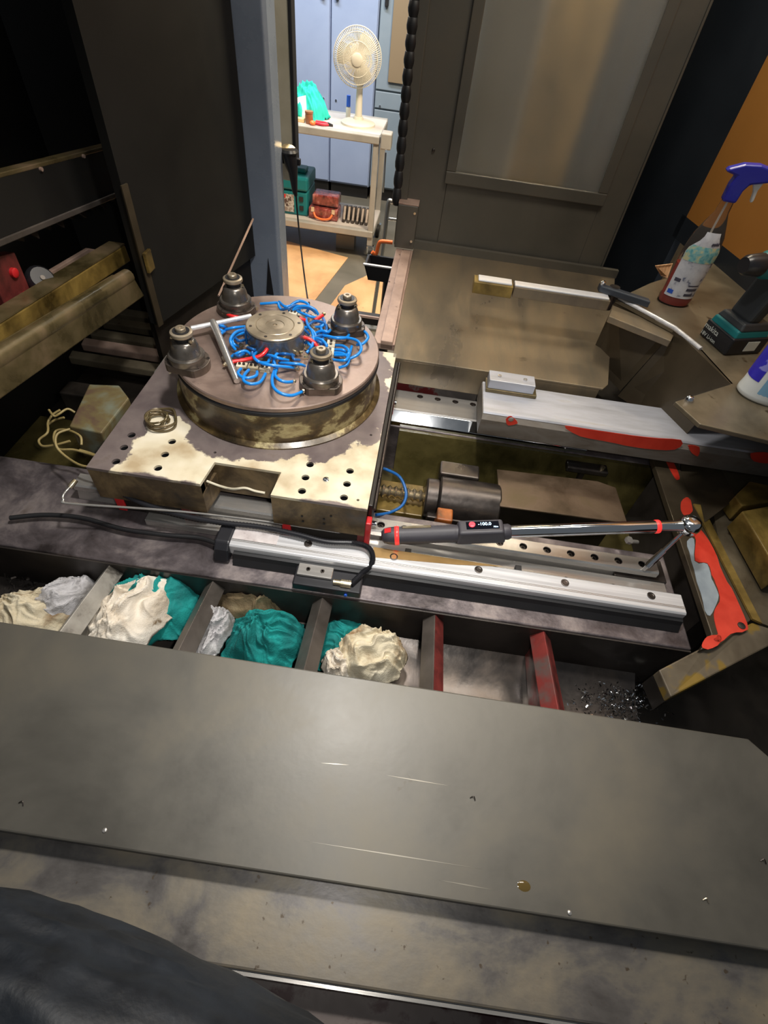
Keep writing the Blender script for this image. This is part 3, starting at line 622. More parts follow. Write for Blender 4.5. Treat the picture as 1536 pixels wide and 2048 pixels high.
tr = thing('chip_trough', 'long wet steel chip trough with angle iron ribs', 'trough', (-.2,.5,-.30))
prof = [(.02,-.13),(.20,-.16),(.34,-.20),(.42,-.225),(.50,-.235),(.57,-.225),(.64,-.19),(.68,-.14)]
pp = smoothpath([(0,a,b) for a,b in prof],4); poly = [(p.y,p.z) for p in pp] + [(.70,-.30),(.02,-.30)]
MB().prism(poly, -1.30, .70, 'x').build('trough_floor', MT['trough'], tr, smooth=30)
ribs = [(-.640,'ribdirty'),(-.388,'rib'),(-.122,'rib'),(.150,'rib'),(.413,'ribred')]
for x, m in ribs:
    sec = [(-.026,-.032),(0,0),(.026,-.032),(.020,-.038),(0,-.010),(-.020,-.038)]
    n_, f_ = .36, .634
    zn, zf = -.014, -.066
    mb = MB(); k = len(sec)
    for y, z in ((n_,zn),(f_,zf)):
        pass
    mb.add([(x+a,n_,zn+b) for a,b in sec]+[(x+a*.95,f_,zf+b) for a,b in sec], [tuple(range(k)), tuple(range(2*k-1,k-1,-1))]+[(i,(i+1)%k,k+(i+1)%k,k+i) for i in range(k)])
    r_ = mb.build('rib', MT[m], tr, bevel=.0015)
    if x > .1: MB().slab([(x+.0015,n_,zn-.001),(x+.0268,n_,zn-.0325),(x+.0256,f_,zf-.0325),(x+.0015,f_,zf-.001)], (.0008,0,.0008)).build('red_face', MT['darkred'], tr)
    # gusset web under each rib
    MB().hex([(x-.003,n_,-.2),(x+.003,n_,-.2),(x+.003,f_,-.2),(x-.003,f_,-.2),(x-.003,n_,zn-.015),(x+.003,n_,zn-.015),(x+.003,f_,zf-.015),(x-.003,f_,zf-.015)]).build('rib_web', MT[m], tr)

# ================================================================== machine bed
bd = thing('machine_bed', 'oily machine bed casting carrying the guide rails', 'machine bed', (0,.9,-.45))
MB().box((-1.25,.622,-.40),(.765,.90,-.052)).build('front_beam', MT['bed'], bd, bevel=.004)
MB().box((-1.25,.618,-.40),(.765,.622,-.058)).build('front_face', MT['bedface'], bd)  # darker sheet, shadow on the beam front put into its colour
MB().box((-.72,1.265,-.40),(.95,1.44,-.045)).build('rear_beam', MT['bed'], bd, bevel=.004)
MB().box((-.03,1.425,-.045),(.95,1.445,.02)).build('rear_ledge', MT['railback'], bd, bevel=.003)
MB().box((-1.25,.90,-.40),(.95,1.265,-.235)).build('pit_floor', MT['olive'], bd)
MB().hex([(.0,1.20,-.235),(.95,1.20,-.235),(.95,1.265,-.235),(.0,1.265,-.235),(.0,1.252,-.05),(.95,1.252,-.05),(.95,1.265,-.05),(.0,1.265,-.05)]).build('pit_wall', MT['olive'], bd)
# polished strip between scale and guide rail
MB().box((-.60,.742,-.052),(.73,.79,-.030)).build('ground_strip', MT['steel'], bd, bevel=.002)
for x in (-.30,-.06,.08,.17,.26,.44,.56): MB().lathe([(.006,-.030),(.006,-.027),(.003,-.026)], (x+.03,.755,0), 12).build('screw', MT['dark_steel'], bd, smooth=40)
for x in (.02,.30): MB().box((x+.04,.752,-.03),(x+.055,.768,-.018)).build('clip', MT['black'], bd, bevel=.001)
MB().box((.60,.79,-.05),(.735,.86,-.028)).build('end_plate', MT['dark_steel'], bd, bevel=.002)

def rail(name, label, x0, x1, yf, yb, yh, holes, m, group):
    t = thing(name, label, 'guide rail', ((x0+x1)/2,(yf+yb)/2,-.05), group)
    s = plate_holes([(x0,yf+.004),(x1,yf+.004),(x1,yb-.004),(x0,yb-.004)], [(h,yh,.0102) for h in holes], -.012, 0.0, -.011, 20)
    s.build('rail_head', MT[m], t)
    zs = [(yf+.004,0),(yf,-.004),(yf,-.014),(yf+.007,-.026),(yf,-.045),(yb,-.045),(yb-.007,-.026),(yb,-.014),(yb,-.004),(yb-.004,0)]
    zs2 = [(y, min(z,-.0105)) for y, z in zs if z < -.005]
    MB().prism([(yf,-.012),(yf,-.018),(yf+.007,-.028),(yf,-.052),(yb,-.052),(yb-.007,-.028),(yb,-.018),(yb,-.012)], x0, x1, 'x').build('rail_body', MT['steel' if m!='chrome' else 'chrome'], t)
    mb = MB()
    for h in holes: MB().lathe([(.0104,-.0108),(.0104,-.002),(.0098,-.002),(.0098,-.0106),(.0068,-.0106),(.0066,-.006),(.0035,-.0055),(.003,-.0095)], (h,yh,0), 16).build('bolt', MT['dark_steel'], t, smooth=40)
    for y_, s_ in ((yf,1),(yb,-1)):
        MB().prism([(y_,-.012),(y_,-.004),(y_+s_*.004,0),(y_+s_*.0041,-.012)], x0, x1, 'x').build('chamfer', MT[m], t)
    return t
rail('guide_rail', 'front guide rail under the torque wrench, with a row of bolt holes', -.80, .702, .794, .840, .816, [-.01+.0612*k for k in range(-1,12)], 'steel', 'linear guide rails')
rail('guide_rail', 'rear guide rail beyond the ball screw, half covered by the red flaked beam', -.80, .60, 1.295, 1.40, 1.378, [.051+.0585*k for k in range(0,9)], 'steel', 'linear guide rails')
rf = thing('rail_cover_strip', 'mirror bright strip along the front of the rear guide rail', 'strip', (.3,1.28,-.05))
MB().prism([(1.292,-.002),(1.268,-.03),(1.268,-.045),(1.292,-.045)], -.05, .60, 'x').build('strip', MT['chrome'], rf, bevel=.001)

# linear scale
ls = thing('linear_scale', 'long silver linear scale housing with black end cap', 'linear scale', (.2,.71,-.05))
X0, X1 = -.362, .742
MB().prism([(.684,-.004),(.688,0),(.738,0),(.742,-.004),(.742,-.05),(.69,-.05),(.69,-.036),(.684,-.032)], X0, X1, 'x').build('housing', MT['alu'], ls, bevel=.001)
for y_ in (.700,.7035): MB().box((X0,y_-.0008,-.0005),(X1,y_+.0008,.0006)).build('ridge', MT['steel'], ls)
MB().prism([(.662,-.05),(.686,-.05),(.686,-.018),(.676,-.022),(.672,-.034)], X0+.01, X1, 'x').build('rubber_lip', MT['black'], ls)
MB().prism([(.664,-.04),(.674,-.012),(.690,.0035),(.742,.0035),(.742,-.05),(.664,-.05)], X0-.036, X0, 'x').build('end_cap', MT['blackplastic'], ls, bevel=.004)
MT['label'] = mat('printed_plate', [(.36,s2l(150,140,136)),(.46,s2l(206,196,194)),(.6,s2l(222,214,212))], 18, (.3,.45), .2)
MB().box((X0+.002,.705,0),(X0+.11,.738,.0012)).build('rating_plate', MT['label'], ls)
MT['bronze'] = mat('amber_film', [(.3,s2l(176,140,88)),(.7,s2l(206,170,116))], 5, (.2,.3), .6)
MB().slab([(-.02,.742,.0008),(.05,.742,.0008),(.30,.742,.0008),(.19,.727,.0008),(-.015,.712,.0008)], (0,0,.0007)).build('amber_film', MT['bronze'], ls)
for x in (-.178,.033,.241,.453,.664):
    MB().lathe([(.0,0.0006),(.009,.0006),(.010,.0016),(.0075,.002),(.006,.001),(.004,.001)], (x,.722,0), 18, cap=False).build('screw', MT['dark_steel'], ls, smooth=40)
# read head with corrugated cable
rh = thing('read_head', 'black read head with a steel plate clipped below the silver scale', 'sensor', (-.13,.65,-.05))
p0, p1 = zp(600,1122,-.02), zp(668,1137,-.02)
MB().box((p0.x,.645,-.026),(p1.x,.678,-.018)).build('plate', MT['steel'], rh, bevel=.002)
for x in (p0.x+.025, p1.x-.025): MB().lathe([(.005,-.018),(.005,-.0155),(.0025,-.0155),(.0025,-.018)], (x,.662,0), 12).build('screw', MT['dark_steel'], rh, smooth=40)
q1 = zp(727,1155,-.04)
MB().box((p0.x-.006,.622,-.051),(q1.x+.0,.676,-.026)).build('body', MT['blackplastic'], rh, bevel=.004)
b0, b1 = zp(672,1142,-.03), zp(706,1150,-.03)
MB().tube([(b0.x,.640,-.022),(b0.x+.018,.640,-.022),(b0.x+.018,.640,-.022),(b1.x,.640,-.022)], [.007,.007,.010,.010], 12).build('connector', MT['brass'], rh, smooth=40)
p = zp(697,1160,-.04); MB().lathe([(.004,0),(.004,.014)], (p.x,.618,-.04), 10, (0,1,0)).build('blue_plug', MT['bluecap'], rh, smooth=40)
cpts = [(b1.x,.640,-.022)] + [tuple(zp(x,y,z)) for x,y,z in ((725,1146,-.016),(742,1130,-.004),(745,1110,.012),(733,1093,.016),(705,1086,.016),(650,1083,.014),(590,1068,.014),(520,1054,.012),(440,1045,.012),(370,1032,.014),(300,1012,.02),(250,990,.03),(212,966,.05),(195,948,.07),(188,938,.08))]
path = smoothpath(cpts, 24); rr = [.0062 if i%2 else .0075 for i in range(len(path))]
MB().tube(path, rr, 10).build('corrugated_cable', MT['blackplastic'], rh, smooth=60)
cb = MB().tube(smoothpath([(X0-.03,.70,-.03)]+[tuple(zp(x,y,-.035)) for x,y in ((400,1076),(330,1070),(245,1058),(165,1036),(90,1030),(20,1036))],8), .006, 8).build('cable', MT['black'], smooth=60)
tag(cb, 'plain black cable lying on the bed left of the scale', 'cable')
# lubrication pipe
lp = thing('lubrication_pipe', 'thin bent steel oil pipe running along the table front', 'pipe', (-.4,.76,0))
pts = [zp(145,968,.06),zp(128,988,.05),zp(127,1000,.045),zp(140,1007,.04),zp(300,1018,.03),zp(400,1027,.02),zp(553,1046,.012),zp(728,1072,.005)]
MB().tube(smoothpath(pts,8), .003, 8).build('tube', MT['steel'], lp, smooth=60)
MB().lathe([(.006,-.01),(.007,.0),(.006,.012)], pts[0], 12, pts[0]-pts[1]).build('fitting', MT['brass'], lp, smooth=40)

# ================================================================== pit: ball screw and its parts
bs = thing('ball_screw', 'oily ball screw with a round bearing housing in the pit', 'ball screw', (.2,1.05,-.235))
ZS = -.10
s0, s1 = zp(745,978,ZS), zp(860,996,ZS); YS = (s0.y+s1.y)/2
path = []; rad = []
n_ = 120
for i in range(n_+1):
    x = -.3 + (s1.x+.02+.3)*i/n_; path.append((x,YS,ZS)); rad.append(.0165+.0035*sin(i*2*pi/5))
MB().tube(path, rad, 18).build('screw_thread', MT['brass'], bs, smooth=40)
h0, h1 = zp(850,1000,ZS+.02).x, zp(995,1000,ZS+.02).x
MB().lathe([(.054,0),(.058,.004),(.058,.034),(.054,.038)], (h0,YS,ZS), 32, (1,0,0)).build('bearing_cap', MT['dark_steel'], bs, smooth=40)
MB().lathe([(.066,.038),(.070,.042),(.070,h1-h0-.004),(.066,h1-h0)], (h0,YS,ZS), 36, (1,0,0)).build('bearing_housing', MT['dark_steel'], bs, smooth=40)
MB().box((h0+.01,YS-.075,-.235),(h1-.01,YS+.075,ZS)).build('pedestal', MT['dark_steel'], bs, bevel=.004)
k0, k1 = zp(882,925,-.03), zp(960,950,-.03)
MB().box((k0.x,YS+.045,ZS),(k1.x,YS+.10,-.035)).build('nut_block', MT['dark_steel'], bs, bevel=.005)
MB().box((s0.x+.02,YS-.05,-.235),(h0,YS+.075,-.13)).build('oil_pan', MT['ochre'], bs, bevel=.003)
pc = thing('motor_cover', 'rusty brown flat cover plate over the screw end', 'cover', (.5,1.05,-.235))
cp = [zp(994,938,-.04),zp(1195,962,-.04),zp(1232,975,-.04),zp(1255,1046,-.04),zp(1000,1012,-.04)]
MB().slab([p-Vector((0,0,.006)) for p in cp], (0,0,.006)).build('plate', MT['dark_steel'], pc, bevel=.002)
MT['rustplate'] = mat('rusty_cover_plate', [(.3,s2l(66,54,40)),(.55,s2l(96,80,64)),(.75,s2l(84,74,44))], 7, (.3,.5), .4, .1)
bpy.data.objects[pc.name].children[0].data.materials[0] = MT['rustplate']
MB().box((cp[0].x+.01,1.0,-.235),(cp[2].x-.02,1.09,-.05)).build('box_body', MT['void'], pc)
r0, r1 = zp(1135,925,-.06), zp(1218,945,-.06)
sb = thing('pit_bracket', 'small dark bracket on the far pit wall', 'bracket', ((r0.x+r1.x)/2,r0.y,-.10))
MB().box((r0.x,r0.y-.02,-.08),(r1.x,1.25,-.062)).build('plate', MT['dark_steel'], sb, bevel=.003)
MB().box((r0.x+.05,r0.y-.01,-.235),(r0.x+.065,1.24,-.08)).build('web', MT['dark_steel'], sb)
MB().lathe([(.008,0),(.008,.01)], (r1.x-.02,r0.y-.005,-.062), 12).build('bolt', MT['brass'], sb, smooth=40)
bh = MB().tube(smoothpath([zp(752,933,.0),zp(775,940,-.01),zp(800,955,-.03),zp(812,985,-.05),zp(805,1010,-.06),zp(780,1025,-.06),zp(752,1030,-.04)],8), .0045, 8).build('oil_hose', MT['bluehose2'], smooth=60)
tag(bh, 'single blue oil hose looping over the ball screw', 'hose')
p = yp(888,1030,YS-.085)
MT['dirtyorange'] = mat('dirty_orange_paint', [(.35,s2l(96,52,20)),(.65,s2l(176,98,40))], 20, (.3,.5))
tag(MB().box((p.x-.022,YS-.12,p.z-.05),(p.x+.022,YS-.0755,p.z+.02)).build('grease_block', MT['dirtyorange'], bevel=.004), 'dirty orange block on the front of the bearing housing', 'block')
pw = thing('wedge_clamp', 'loose shiny hexagon bolt in the dark pit near the wrench', 'bolt', (.62,.9,-.02))
p = zp(1255,1082,-.03)
MB().lathe([(.011,0),(.011,.010)], p, 6, (.3,-.2,1)).build('head', MT['steel'], pw); MB().tube([p, p+Vector((.035,.012,-.012))], .006, 10).build('shank', MT['steel'], pw, smooth=40)
# ================================================================== table base and turntable
DC = Vector((-.352,1.181,0)); ZTB = .12; ZD = .24
tb = thing('table_base', 'square worn cream table base carrying the round turntable', 'machine table', (DC.x,DC.y,0))
nL, nR = zp(401,966,ZTB), zp(541,990,ZTB); nb = zp(426,924,ZTB)
YF = .757
out = [(-.702,YF),(nL.x,YF),(nL.x+.008,nb.y),(nR.x+.006,nb.y),(nR.x,YF),(-.045,YF),(-.045,1.415),(-.702,1.415)]
hl = [(263,870),(248,895),(232,923),(344,883),(330,909),(316,936),(620,929),(611,955),(604,982),(700,942),(694,968),(688,995)]
holes = [(zp(x,y,ZTB).x, zp(x,y,ZTB).y, .0095) for x,y in hl]
holes += [(zp(x,y,ZTB).x, zp(x,y,ZTB).y, .0035) for x,y in ((742,870),(716,1000),(430,905))]
plate_holes(out, holes, .112, ZTB, .085, 18, False).build('top_plate', MT['table'], tb)
for hx, hy, hr in holes: MB().lathe([(hr*1.02,.0855),(hr*1.02,.1145),(hr*.9,.1145),(hr*.9,.088)], (hx,hy,0), 18).build('hole_shade', MT['black'], tb)  # black sleeves paint the shade inside the holes
# body under the plate, side faces
MB().prism([(-.702,YF+.001),(nL.x,YF+.001),(nL.x+.008,nb.y+.001),(-.702,1.41)], .018, .084).build('side_block', MT['tablefront'], tb)
MB().prism([(nR.x,YF+.001),(-.046,YF+.001),(-.046,1.41),(nR.x+.006,nb.y+.001)], .030, .084).build('side_block', MT['tablefront'], tb)
MB().prism([(nL.x,nb.y+.002),(nR.x,nb.y+.002),(nR.x,1.41),(nL.x,1.41)], .05, .084).build('core_block', MT['tablefront'], tb)
for a, b in (((-.702,YF+.0005),(nL.x,YF+.02)), ((nR.x,YF+.0005),(-.046,YF+.02)), ((nL.x-.02,YF),(nL.x,nb.y)), ((nR.x,YF),(nR.x+.02,nb.y)), ((nL.x,nb.y),(nR.x,nb.y+.02)), ((-.702,YF),(-.68,1.41)), ((-.066,YF+.01),(-.0455,1.41))):
    MB().box((a[0],a[1],.018),(b[0],b[1],.1125)).build('rim_face', MT['tablefront'], tb)
MB().box((-.045,YF+.02,-.028),(-.034,1.38,.112)).build('side_skirt', MT['void'], tb, bevel=.002)
MB().box((-.046,YF-.006,-.03),(-.032,YF+.02,.075)).build('red_wiper', MT['redseal'], tb, bevel=.003)
MB().tube([(-.03,YF+.02,.10),(-.03,1.1,.105),(-.03,1.38,.11)], .004, 8).build('oil_line', MT['dark_steel'], tb, smooth=60)
for y_ in (.80,1.30): MB().lathe([(.007,0),(.007,.012)], (-.034,y_,.02), 10, (1,0,0)).build('skirt_bolt', MT['chrome'], tb, smooth=40)
MB().box((-.045,1.28,-.02),(-.028,1.30,.09)).build('red_wiper', MT['redseal'], tb, bevel=.002)
for x0, x1 in ((-.66,-.50),(-.24,-.06)):
    MB().box((x0,.764,-.028),(x1,.858,.018)).build('carriage', MT['void'], tb, bevel=.003)
    for x in (x0-.012, x1-.004): MB().box((x,.760,-.029),(x+.022,.85,.0175)).build('carriage_seal', MT['darkred' if x>x0 else 'redseal'], tb, bevel=.002)
p = zp(652,960,ZTB); MB().lathe([(.0075,0),(.0075,.003),(.004,.004),(.0035,.001)], (p.x,p.y,ZTB), 16).build('plug_screw', MT['chrome'], tb, smooth=40)
for x,y in ((604,1040),(606,1050),(648,1046),(648,1055),(662,1040)):
    p = yp(x,y-8,YF); MB().lathe([(.003,0),(.003,.0015)], (p.x,YF,p.z), 10, (0,-1,0)).build('plug', MT['black'], tb)
wv = [yp(413,962,YF+.03), yp(440,972,YF+.03), yp(465,978,YF+.02), yp(490,976,YF+.02), yp(510,982,YF+.02), yp(530,986,YF+.02)]
MB().tube(smoothpath(wv,6), .003, 6).build('loose_wire', MT['cream_strip'], tb, smooth=60)
# coil of dirty wire on the table
co = zp(323,846,ZTB); cw = []
for i in range(150):
    a_ = i*2*pi/22; r_ = .012+.026*((i*7)%23)/23*(.6+.4*sin(i*.13)); r_ = .014+.024*abs(sin(i*.071))
    cw.append((co.x+r_*cos(a_)*1.05+.003*sin(i), co.y+r_*sin(a_)*1.05, ZTB+.004+.018*(i/150)+.003*sin(i*.9)))
tag(MB().tube(smoothpath(cw,2), .0028, 6).build('wire_coil', MT['leftbeam'], smooth=60), 'coil of dirty brown wire lying on the cream table corner', 'wire')

# turntable
tt = thing('turntable', 'round stained turntable with four clamping cones and blue air hoses', 'turntable', (DC.x,DC.y,ZTB))
MB().lathe([(.281,0),(.281,.004),(.268,.011),(.266,.092)], DC+Vector((0,0,ZTB)), 96).build('drum', MT['disc_side'], tt, smooth=30)
MB().lathe([(.266,.092),(.2695,.094),(.2705,.099),(.2695,.104),(.266,.106)], DC+Vector((0,0,ZTB)), 96).build('seal_ring', MT['black'], tt, smooth=60)
MB().lathe([(.266,.106),(.269,.108),(.269,.1175),(.2665,.12)], DC+Vector((0,0,ZTB)), 96).build('top_disc', MT['disc_top'], tt, smooth=30)
hc = zp(550,649,ZD+.058); hc = Vector((hc.x,hc.y,ZD))
MB().lathe([(.074,0),(.074,.05),(.072,.052)], hc, 48).build('hub', MT['hub_side'], tt, smooth=30)
hb = MB().lathe([(.0735,.052),(.0745,.053),(.0745,.056),(.072,.058),(.05,.058),(.049,.0565),(.047,.058),(.024,.058),(.023,.0565),(.021,.0565),(.012,.0575),(.006,.0575),(.005,.055)], hc, 48).build('hub_cap', MT['hub'], tt, smooth=30)
for k in range(6):
    a_ = k*pi/3+.4; MB().lathe([(.004,.0582),(.004,.0588)], hc+Vector((.062*cos(a_),.062*sin(a_),0)), 10).build('cap_screw', MT['dark_steel'], hb)
def cone(px, py, rot):
    c = zp(px, py, ZD); R = Matrix.Translation(c) @ Matrix.Rotation(rot,4,'Z')
    pts = []
    n = 40; r = .053
    for k in range(n):
        a_ = 2*pi*k/n; x, y = r*cos(a_), r*sin(a_)
        pts.append((x, max(y,-.040)))
    pts = [q for i,q in enumerate(pts) if i == 0 or (Vector(q)-Vector(pts[i-1])).length > 1e-4]
    b = MB(R).prism(pts, 0, .020).build('cone_base', MT['cone_base'], tt, bevel=.0015)
    MB(R).lathe([(.0425,.020),(.0435,.022),(.0435,.036),(.041,.039),(.037,.039)], (0,0,0), 40).build('collar', MT['cone'], b, smooth=30)
    MB(R).lathe([(.036,.038),(.034,.046),(.033,.056),(.029,.068),(.025,.073),(.022,.074)], (0,0,0), 40).build('cone', MT['cone'], b, smooth=50)
    MB(R).lathe([(.019,.073),(.019,.085)], (0,0,0), 32).build('neck', MT['black'], b, smooth=30)
    for s_ in (-1,1): MB(R).lathe([(.004,0),(.004,.006)], (s_*.021,-.006,.076), 10, (s_,-.3,.4)).build('ball', MT['brass'], b, smooth=60)
    MB(R).lathe([(.021,.084),(.0255,.087),(.0265,.091),(.0255,.095),(.022,.0965),(.016,.0965),(.0155,.092)], (0,0,0), 36).build('lip', MT['hub'], b, smooth=30)
    MB(R).lathe([(.0195,.0968),(.0195,.0974),(.012,.0974)], (0,0,0), 28).build('recess_shade', MT['black'], b)  # black ring on the lip paints the shade of a recess
    MB(R).lathe([(.0118,.090),(.0118,.104),(.0105,.1055),(.005,.1055),(.004,.102)], (0,0,0), 28).build('tip_bolt', MT['hub'], b, smooth=30)
    for a_ in (.5,1.3,2.0,2.7,3.55,5.85): MB(R).lathe([(.0045,.0201),(.0045,.0215),(.0025,.0215),(.0025,.0203)], (.048*cos(a_),.048*sin(a_),0), 10).build('flange_bolt', MT['dark_steel'], b)
cone(378,733,-.15); cone(474,622,pi-.3); cone(692,662,.5); cone(642,772,.25)

# hoses, drawn from points of the close-up (region origin 460,600; 5.486 x)
def cz(cx, cy, h=.005): return zp(460+cx/5.486, 600+cy/5.486, ZD+h)
H = [
 ([(335,42),(430,36),(520,32),(540,75),(580,125)], 0), ([(650,120),(675,55),(760,12),(850,40),(862,90),(838,135)], 0),
 ([(670,130),(740,75),(850,70),(930,105),(968,160)], 0), ([(690,125),(760,85),(880,95),(950,150)], 0), ([(765,80),(765,130)], 0),
 ([(540,20),(600,70),(660,65),(700,50)], 0), ([(-60,330),(40,305),(160,292)], 0), ([(165,325),(70,350),(10,420),(15,480),(60,545)], 0),
 ([(160,360),(60,390),(25,440),(50,490),(100,505)], 0), ([(40,600),(100,615),(165,580)], 1), ([(250,620),(245,570),(280,545),(300,540)], 1),
 ([(190,520),(250,540),(290,560)], 1), ([(370,605),(450,610),(540,640),(640,662)], 0), ([(495,720),(485,640),(530,580),(610,565),(700,578)], 0),
 ([(275,645),(350,695),(500,722),(710,742)], 0), ([(120,755),(88,800),(130,845),(210,855),(285,830),(297,788)], 0), ([(205,768),(160,820),(150,885),(230,922),(330,900),(388,810)], 0),
 ([(490,765),(462,860),(480,960),(560,1025),(680,1048),(795,1005)], 0), ([(520,745),(495,820),(540,875),(620,900),(705,895)], 0), ([(440,640),(415,690)], 0),
 ([(480,650),(475,700)], 0), ([(540,690),(640,695),(760,705),(820,725)], 0), ([(510,600),(600,590),(700,610)], 1),
 ([(835,195),(850,270),(900,350),(915,440),(890,520),(840,580)], 0), ([(930,378),(1060,395),(1180,418),(1280,410),(1315,360)], 0),
 ([(1450,328),(1500,370),(1512,420),(1460,478),(1390,492)], 0), ([(1080,412),(1280,415),(1400,450),(1440,530),(1400,600),(1300,650)], 0),
 ([(1120,655),(1230,665),(1290,640),(1335,510)], 0), ([(1120,580),(1230,585),(1300,640),(1280,710),(1195,745)], 0), ([(1160,498),(1240,505),(1300,550),(1285,600),(1150,605)], 0),
 ([(1150,545),(1240,550),(1280,580)], 0), ([(850,285),(930,232),(1040,260),(1060,330),(1030,370)], 1), ([(900,420),(980,460),(1080,500)], 1),
 ([(995,270),(1010,340),(1080,405)], 0), ([(910,380),(1000,340),(1080,350),(1110,310)], 0), ([(840,455),(880,495),(920,510)], 0), ([(1020,420),(1010,470),(990,520)], 0),
 ([(800,230),(800,300),(870,380)], 1), ([(680,590),(700,650),(760,660)], 1), ([(860,560),(900,500),(915,440)], 0), ([(780,330),(830,300),(900,330),(940,400),(900,460)], 0), ([(930,300),(1000,290),(1040,250),(1020,200)], 0), ([(870,430),(940,420),(1010,440),(1060,500),(1030,540)], 0), ([(820,480),(870,430),(960,400),(1080,370)], 1), ([(950,540),(1000,560),(1060,540)], 0), ([(720,120),(800,150),(880,180),(960,200)], 0), ([(560,110),(640,90),(720,60),(800,90)], 1), ([(60,420),(100,450),(160,440)], 1), ([(20,620),(90,580),(170,560),(230,600)], 0), ([(300,560),(260,620),(320,680),(420,690)], 0), ([(-140,310),(-100,330),(-60,350)], 0), ([(-60,345),(-100,370),(-130,395)], 0), ([(-140,290),(-90,285),(-40,300)], 0)]
for i, (pts, k) in enumerate(H):
    L_ = len(pts); hh = [.006 + (.010+.010*((i*37)%5)/4)*sin(pi*j/(L_-1)) + .0012*(i%4) for j in range(L_)]
    MB().tube(smoothpath([cz(x,y,h) for (x,y),h in zip(pts,hh)],6), .0040, 8).build('air_hose', MT['bluehose2' if k else 'bluehose'], tt, smooth=60)
for pts in ([(418,468,.034),(405,540,.03),(340,610,.022),(200,650,.014),(60,672,.012),(-30,700,.010)], [(800,408,.03),(870,430,.028),(930,475,.02),(975,540,.012)], [(930,220,.012),(975,195,.014),(1015,168,.014)], [(-45,148,.012),(20,178,.014),(110,196,.010)], [(760,195,.02),(800,215,.016),(830,225,.012)]):
    MB().tube(smoothpath([cz(*p) for p in pts],6), .0052, 8).build('red_hose', MT['redhose'], tt, smooth=60)
for (x,y,h,dx,dy) in ((418,455,.036,0,-30),(790,400,.032,-40,-10),(670,480,.02,40,50),(700,530,.012,40,60),(110,490,.01,30,20),(180,505,.012,30,10),(320,520,.012,-30,10),(300,95,.01,-50,-20),(1020,160,.012,20,-10),(1000,240,.01,20,20),(1105,310,.01,20,-20),
    (880,270,.008,30,20),(910,300,.008,30,20),(955,320,.008,30,15),(1040,420,.008,20,10),(720,742,.010,40,20),(700,890,.012,20,5),(795,1000,.012,20,-5),(820,360,.01,-40,10),(765,580,.012,30,-10),(810,620,.01,50,5),(620,640,.01,-40,5),(840,530,.01,0,-30),(-40,700,.012,-30,20),(-50,660,.012,-30,-30),(-60,148,.012,-30,-15),(1315,350,.012,0,-20),(1450,328,.012,-20,-10)):
    a_, b = cz(x,y,h), cz(x+dx,y+dy,h); MB().tube([a_,a_+(b-a_)*.5,a_+(b-a_)*.5,b], [.0055,.0055,.0042,.0042], 8).build('fitting', MT['brass'], tt, smooth=40)
def block(c0, c1, n, w, h=.012):
    a_, b = cz(*c0), cz(*c1); a_.z = b.z = ZD; d = (b-a_); L_ = d.length; d.normalize(); nn = Vector((-d.y,d.x,0))
    for k in range(n):
        p = a_+d*(L_*k/n); q = a_+d*(L_*(k+.9)/n)
        m = MB().hex([p-nn*w,q-nn*w,q+nn*w,p+nn*w,p-nn*w+Vector((0,0,h)),q-nn*w+Vector((0,0,h)),q+nn*w+Vector((0,0,h)),p+nn*w+Vector((0,0,h))]).build('manifold', MT['white_block'], tt, bevel=.0015)
        for s_ in (.3,.7):
            c = p+(q-p)*s_; MB().lathe([(.0035,h),(.0035,h+.004)], (c.x,c.y,ZD), 8).build('port', MT['dark_steel'], m)
block((75,725),(455,768),3,.010); block((1090,620),(1115,450),2,.011); block((650,150),(850,180),2,.010); block((-20,165),(90,170),2,.008); block((870,180),(930,210),1,.014,.008)
MB().tube([cz(165,300,.03), cz(185,500,.004)], .003, 6).build('standing_tube', MT['bluehose2'], tt, smooth=60)

# T-handle wrench lying on the turntable
th = thing('t_handle_wrench', 'chrome T-handle wrench lying on the turntable', 'wrench', tuple(zp(440,700,ZD)))
a_, b = zp(382,657,ZD+.03), zp(502,632,ZD+.03); j = zp(428,650,ZD+.03)
MB().tube([a_, b], .0065, 8).build('crossbar', MT['alu'], th, smooth=60)
e_ = zp(474,762,ZD+.009)
MB().tube([j+(j-e_)*.06, j, j+(e_-j)*.8, e_], [.009,.0105,.0085,.0075], 14).build('shaft', MT['steel'], th, smooth=50)

# ================================================================== junction box with loose cables (left)
jb = thing('junction_box', 'paint-flaked olive box left of the table', 'box', (-.84,1.05,-.05))
MT['jbox'] = mat('flaked_olive_box', [(.38,s2l(96,76,64)),(.48,s2l(110,98,66)),(.6,s2l(116,120,104)),(.7,s2l(92,86,84))], 7, (.35,.55), .1, .1, detail=4)
q = [zp(138,852,.05), zp(203,866,.05), zp(258,796,.05), zp(238,770,.05), zp(178,768,.05)]
MB().slab([p-Vector((0,0,.11)) for p in q], (0,0,.11)).build('case', MT['jbox'], jb, bevel=.004)
lo = [zp(203,866,.05), zp(258,796,.05), zp(262,800,.02), zp(213,888,-.01)]
MB().box((-.99,1.10,-.06),(-.86,1.16,.03)).build('cable_gland_box', MT['void'], jb, bevel=.004)
MT['yellowcable'] = mat('yellowed_cable', [(.3,s2l(120,104,62)),(.7,s2l(168,150,100))], 10, (.4,.55))
